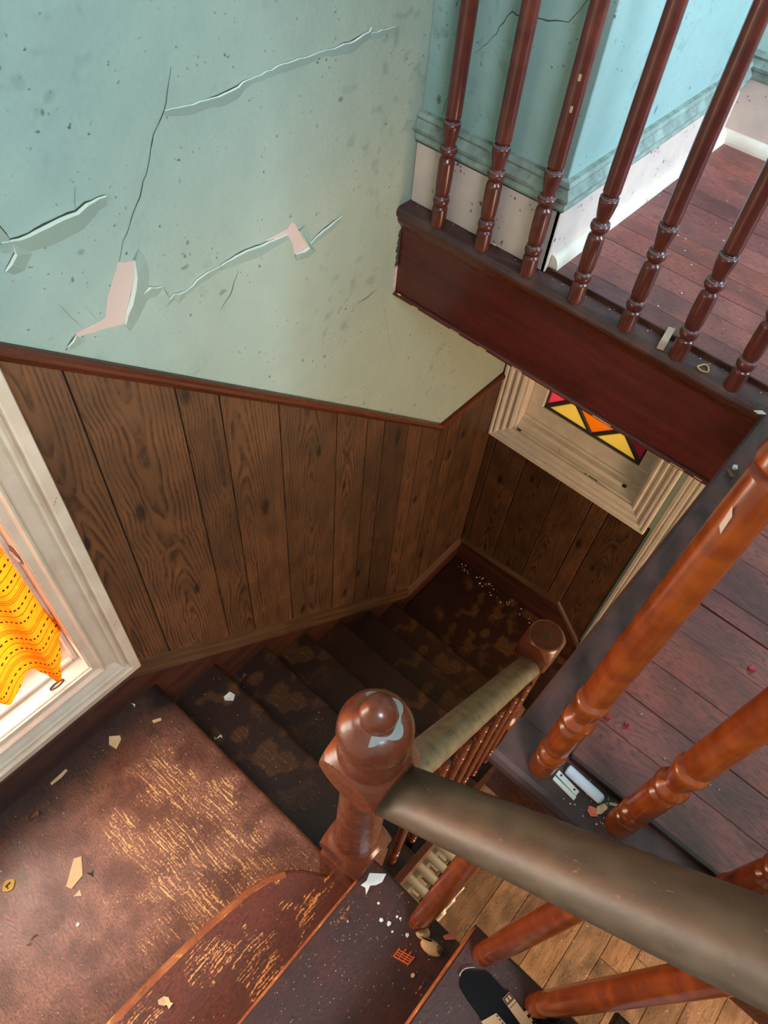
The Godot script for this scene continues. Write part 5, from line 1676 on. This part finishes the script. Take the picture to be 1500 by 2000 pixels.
func hall_litter() -> void:
	var y := YU
	# cabinet latch parts behind the corner baluster
	var h := thing("latch", "two narrow white-metal latch plates with screw holes on the dusty edge strip", "latch", P(0.05, y, -0.41))
	for q in [[0.034, -0.4165, 0.069, -0.4115, 0.0], [0.034, -0.4065, 0.070, -0.4030, 1.0]]:
		var a := Vector2(q[0], q[1] - 0.003); var b := Vector2(q[2], q[3] - 0.003)
		var n := Vector2(0, 0.0075 if q[4] == 0.0 else 0.0055)
		part("plate", prism([P(a.x, y, a.y), P(b.x, y, b.y), P(b.x + n.x, y, b.y + n.y), P(a.x + n.x, y, a.y + n.y)], Vector3(0, 0.0025, 0)), M.chip_white, h)
	for x in [0.040, 0.063]:
		part("screw_hole", turned(P(x, y + 0.0025, -0.4155 + (x - 0.04) * 0.15), [Vector2(0, 0), Vector2(0.0016, 0), Vector2(0.0016, 0.0003), Vector2(0, 0.0003)], 8), M.crack_dark, h)
	var tube := MB.new()
	var rings := []
	for q in [[0.0, 0.002], [0.0006, 0.0058], [0.003, 0.0072], [0.046, 0.0072], [0.054, 0.0070], [0.057, 0.0055], [0.058, 0.002]]:
		var o := PackedVector3Array()
		for j in 16:
			var t := TAU * j / 16.0
			o.append(P(0.040 + q[0], y + 0.0074 + sin(t) * q[1], -0.4265 + q[0] * 0.06 + cos(t) * q[1]))
		rings.append(o)
	tube.loft(rings, true, true)
	single("plastic_tube", tube, M.milky_plastic, "milky plastic tube lying against the floor lip by the corner baluster", "tube")
	flake("paint_chip", [[0.090, -0.401], [0.089, -0.408], [0.097, -0.411], [0.104, -0.404], [0.097, -0.398]], y, 0.002, M.chip_pink, "pinkish flake left of the second amber baluster's foot", "paint chip", "", 0.003)
	flake("paint_chip", [[0.097, -0.414], [0.102, -0.424], [0.108, -0.421], [0.106, -0.410], [0.101, -0.404]], y, 0.003, M.chip_cream, "cream and red flake touching the second amber baluster's foot", "paint chip", "", 0.004)
	flake("wood_sliver", [[0.106, -0.430], [0.117, -0.436], [0.119, -0.433], [0.108, -0.427]], y, 0.003, M.chip_cream, "short cream splinter behind the second amber baluster's foot", "sliver")
	for q in [[0.0455, -0.523, 0.005, "red flake nearest the corner baluster on the hall boards"], [0.070, -0.532, 0.005, "red flake with a dark end beyond the first red flake"], [0.166, -0.736, 0.0065, "red flake far out on the purple-brown hall boards"]]:
		var pts := []
		for k in 5:
			var t := TAU * k / 5.0 + float(q[0]) * 50.0
			pts.append([q[0] + cos(t) * q[2] * rng.randf_range(0.6, 1.1), q[1] + sin(t) * q[2] * rng.randf_range(0.6, 1.1)])
		flake("red_chip", pts, -0.953, 0.0016, M.chip_red, q[3], "paint chip", "", 0.004)
	# block, hair tie
	var wb := prism([P(-0.291, y, -1.292), P(-0.3025, y, -1.358), P(-0.2885, y, -1.362), P(-0.277, y, -1.296)], Vector3(0, 0.0125, 0))
	single("wood_block", wb, M.dry_wood, "small bare wood block leaning on the floor lip beside a maroon baluster", "wood block")
	var tie := MB.new()
	var tr := []
	for k in 41:
		var t := TAU * k / 40.0
		var c := P(-0.190, y + 0.003, -1.304) + Vector3(cos(t) * 0.0115, 0.0012 * sin(t * 3.0), sin(t) * 0.0105 + 0.003 * cos(2 * t))
		var o := PackedVector3Array()
		for q in 6:
			var e := TAU * q / 6.0 + t * 6.0
			var rr := 0.0019 * (1.0 + 0.35 * sin(t * 20.0))
			o.append(c + Vector3(cos(t) * cos(e), sin(e), sin(t) * cos(e)) * rr)
		tr.append(o)
	tie.loft(tr, true, false)
	single("hair_tie", tie, M.gold_thread, "twisted gold thread loop on the edge strip between two maroon balusters", "hair tie")
	flake("paint_chip", [[-0.030, -1.102], [-0.024, -1.106], [-0.020, -1.098], [-0.027, -1.094]], y, 0.005, M.chip_white, "white crumb on the side edge strip far behind the amber baluster", "paint chip")
	flake("paint_chip", [[-0.062, -1.268], [-0.050, -1.279], [-0.040, -1.276], [-0.052, -1.266]], y, 0.002, M.chip_white, "white flake at the end of the red fascia's edge strip", "paint chip")
	curl_shaving("wood_shaving", P(-0.752, y, -1.333), P(-0.730, y, -1.330), 0.005, M.chip_cream, "pale curled scrap between the second and third maroon balusters")
	curl_shaving("wood_shaving", P(-0.030, y, -1.088), P(-0.022, y, -1.070), 0.006, M.shaving, "brown dusty shaving beside the white crumb on the side strip")

# crumbs of plaster too small to pick apart, one scatter for each surface they lie on
func dust() -> void:
	var sets := [[YL, -0.97, -0.30, -0.27, 0.50, 200, 0.0016, "tiny plaster crumbs scattered over the worn upper landing"], [YL - 0.187, -0.95, -0.2, -0.49, -0.34, 40, 0.0016, "tiny plaster crumbs on the first step down"], [YL - 0.374, -0.95, -0.2, -0.70, -0.54, 24, 0.0016, "tiny plaster crumbs on the second step down"], [YL - 0.561, -0.95, -0.2, -0.90, -0.75, 16, 0.0018, "tiny plaster crumbs on the third step down"], [YL + 0.23, -0.33, -0.15, -0.15, 0.45, 60, 0.0012, "tiny plaster crumbs on the rounded first step"], [YL + 0.46, -0.12, 0.08, -0.29, 0.05, 220, 0.0010, "gritty plaster crumbs round the baluster foot on the second step up"], [YL + 0.69, 0.10, 0.27, -0.29, -0.05, 60, 0.0010, "tiny plaster crumbs on the third step up"], [YU + 0.009, 0.06, 0.7, -0.95, -0.45, 110, 0.0012, "tiny pale crumbs on the hall boards beside the amber balusters"], [YU + 0.009, -0.58, 0.0, -2.0, -1.36, 60, 0.0018, "tiny pale crumbs on the hall boards behind the maroon balusters"], [YU, -0.98, -0.05, -1.340, -1.325, 60, 0.0014, "dusty crumbs along the strip behind the maroon balusters"], [YU, 0.05, 0.14, -0.44, -0.39, 60, 0.0012, "dusty crumbs on the strip between the two amber balusters"], [YG, 0.3, 1.6, -1.7, -0.9, 170, 0.004, "pale crumbs scattered on the lower hall planks"], [YB, -0.95, -0.35, -2.10, -2.04, 40, 0.005, "plaster crumbs along the far edge of the bottom landing"]]
	for s in sets:
		var b := MB.new()
		for k in s[5]:
			var p := P(rng.randf_range(s[1], s[2]), s[0], rng.randf_range(s[3], s[4]))
			var r: float = s[6] * rng.randf_range(0.45, 1.5)
			var t := rng.randf() * TAU
			var q := []
			for j in 3: q.append(p + Vector3(cos(t + j * 2.1), 0, sin(t + j * 2.1)) * r * rng.randf_range(0.6, 1.2))
			var top := p + Vector3.UP * r * 0.7
			var m := b.mark()
			for j in 3: b.tri(q[j], q[(j + 1) % 3], top)
			b.tri(q[2], q[1], q[0])
			b.close(m)
		var d := single("plaster_dust", b, M.chip_white, s[7], "plaster dust")
		d.set_meta("kind", "stuff")
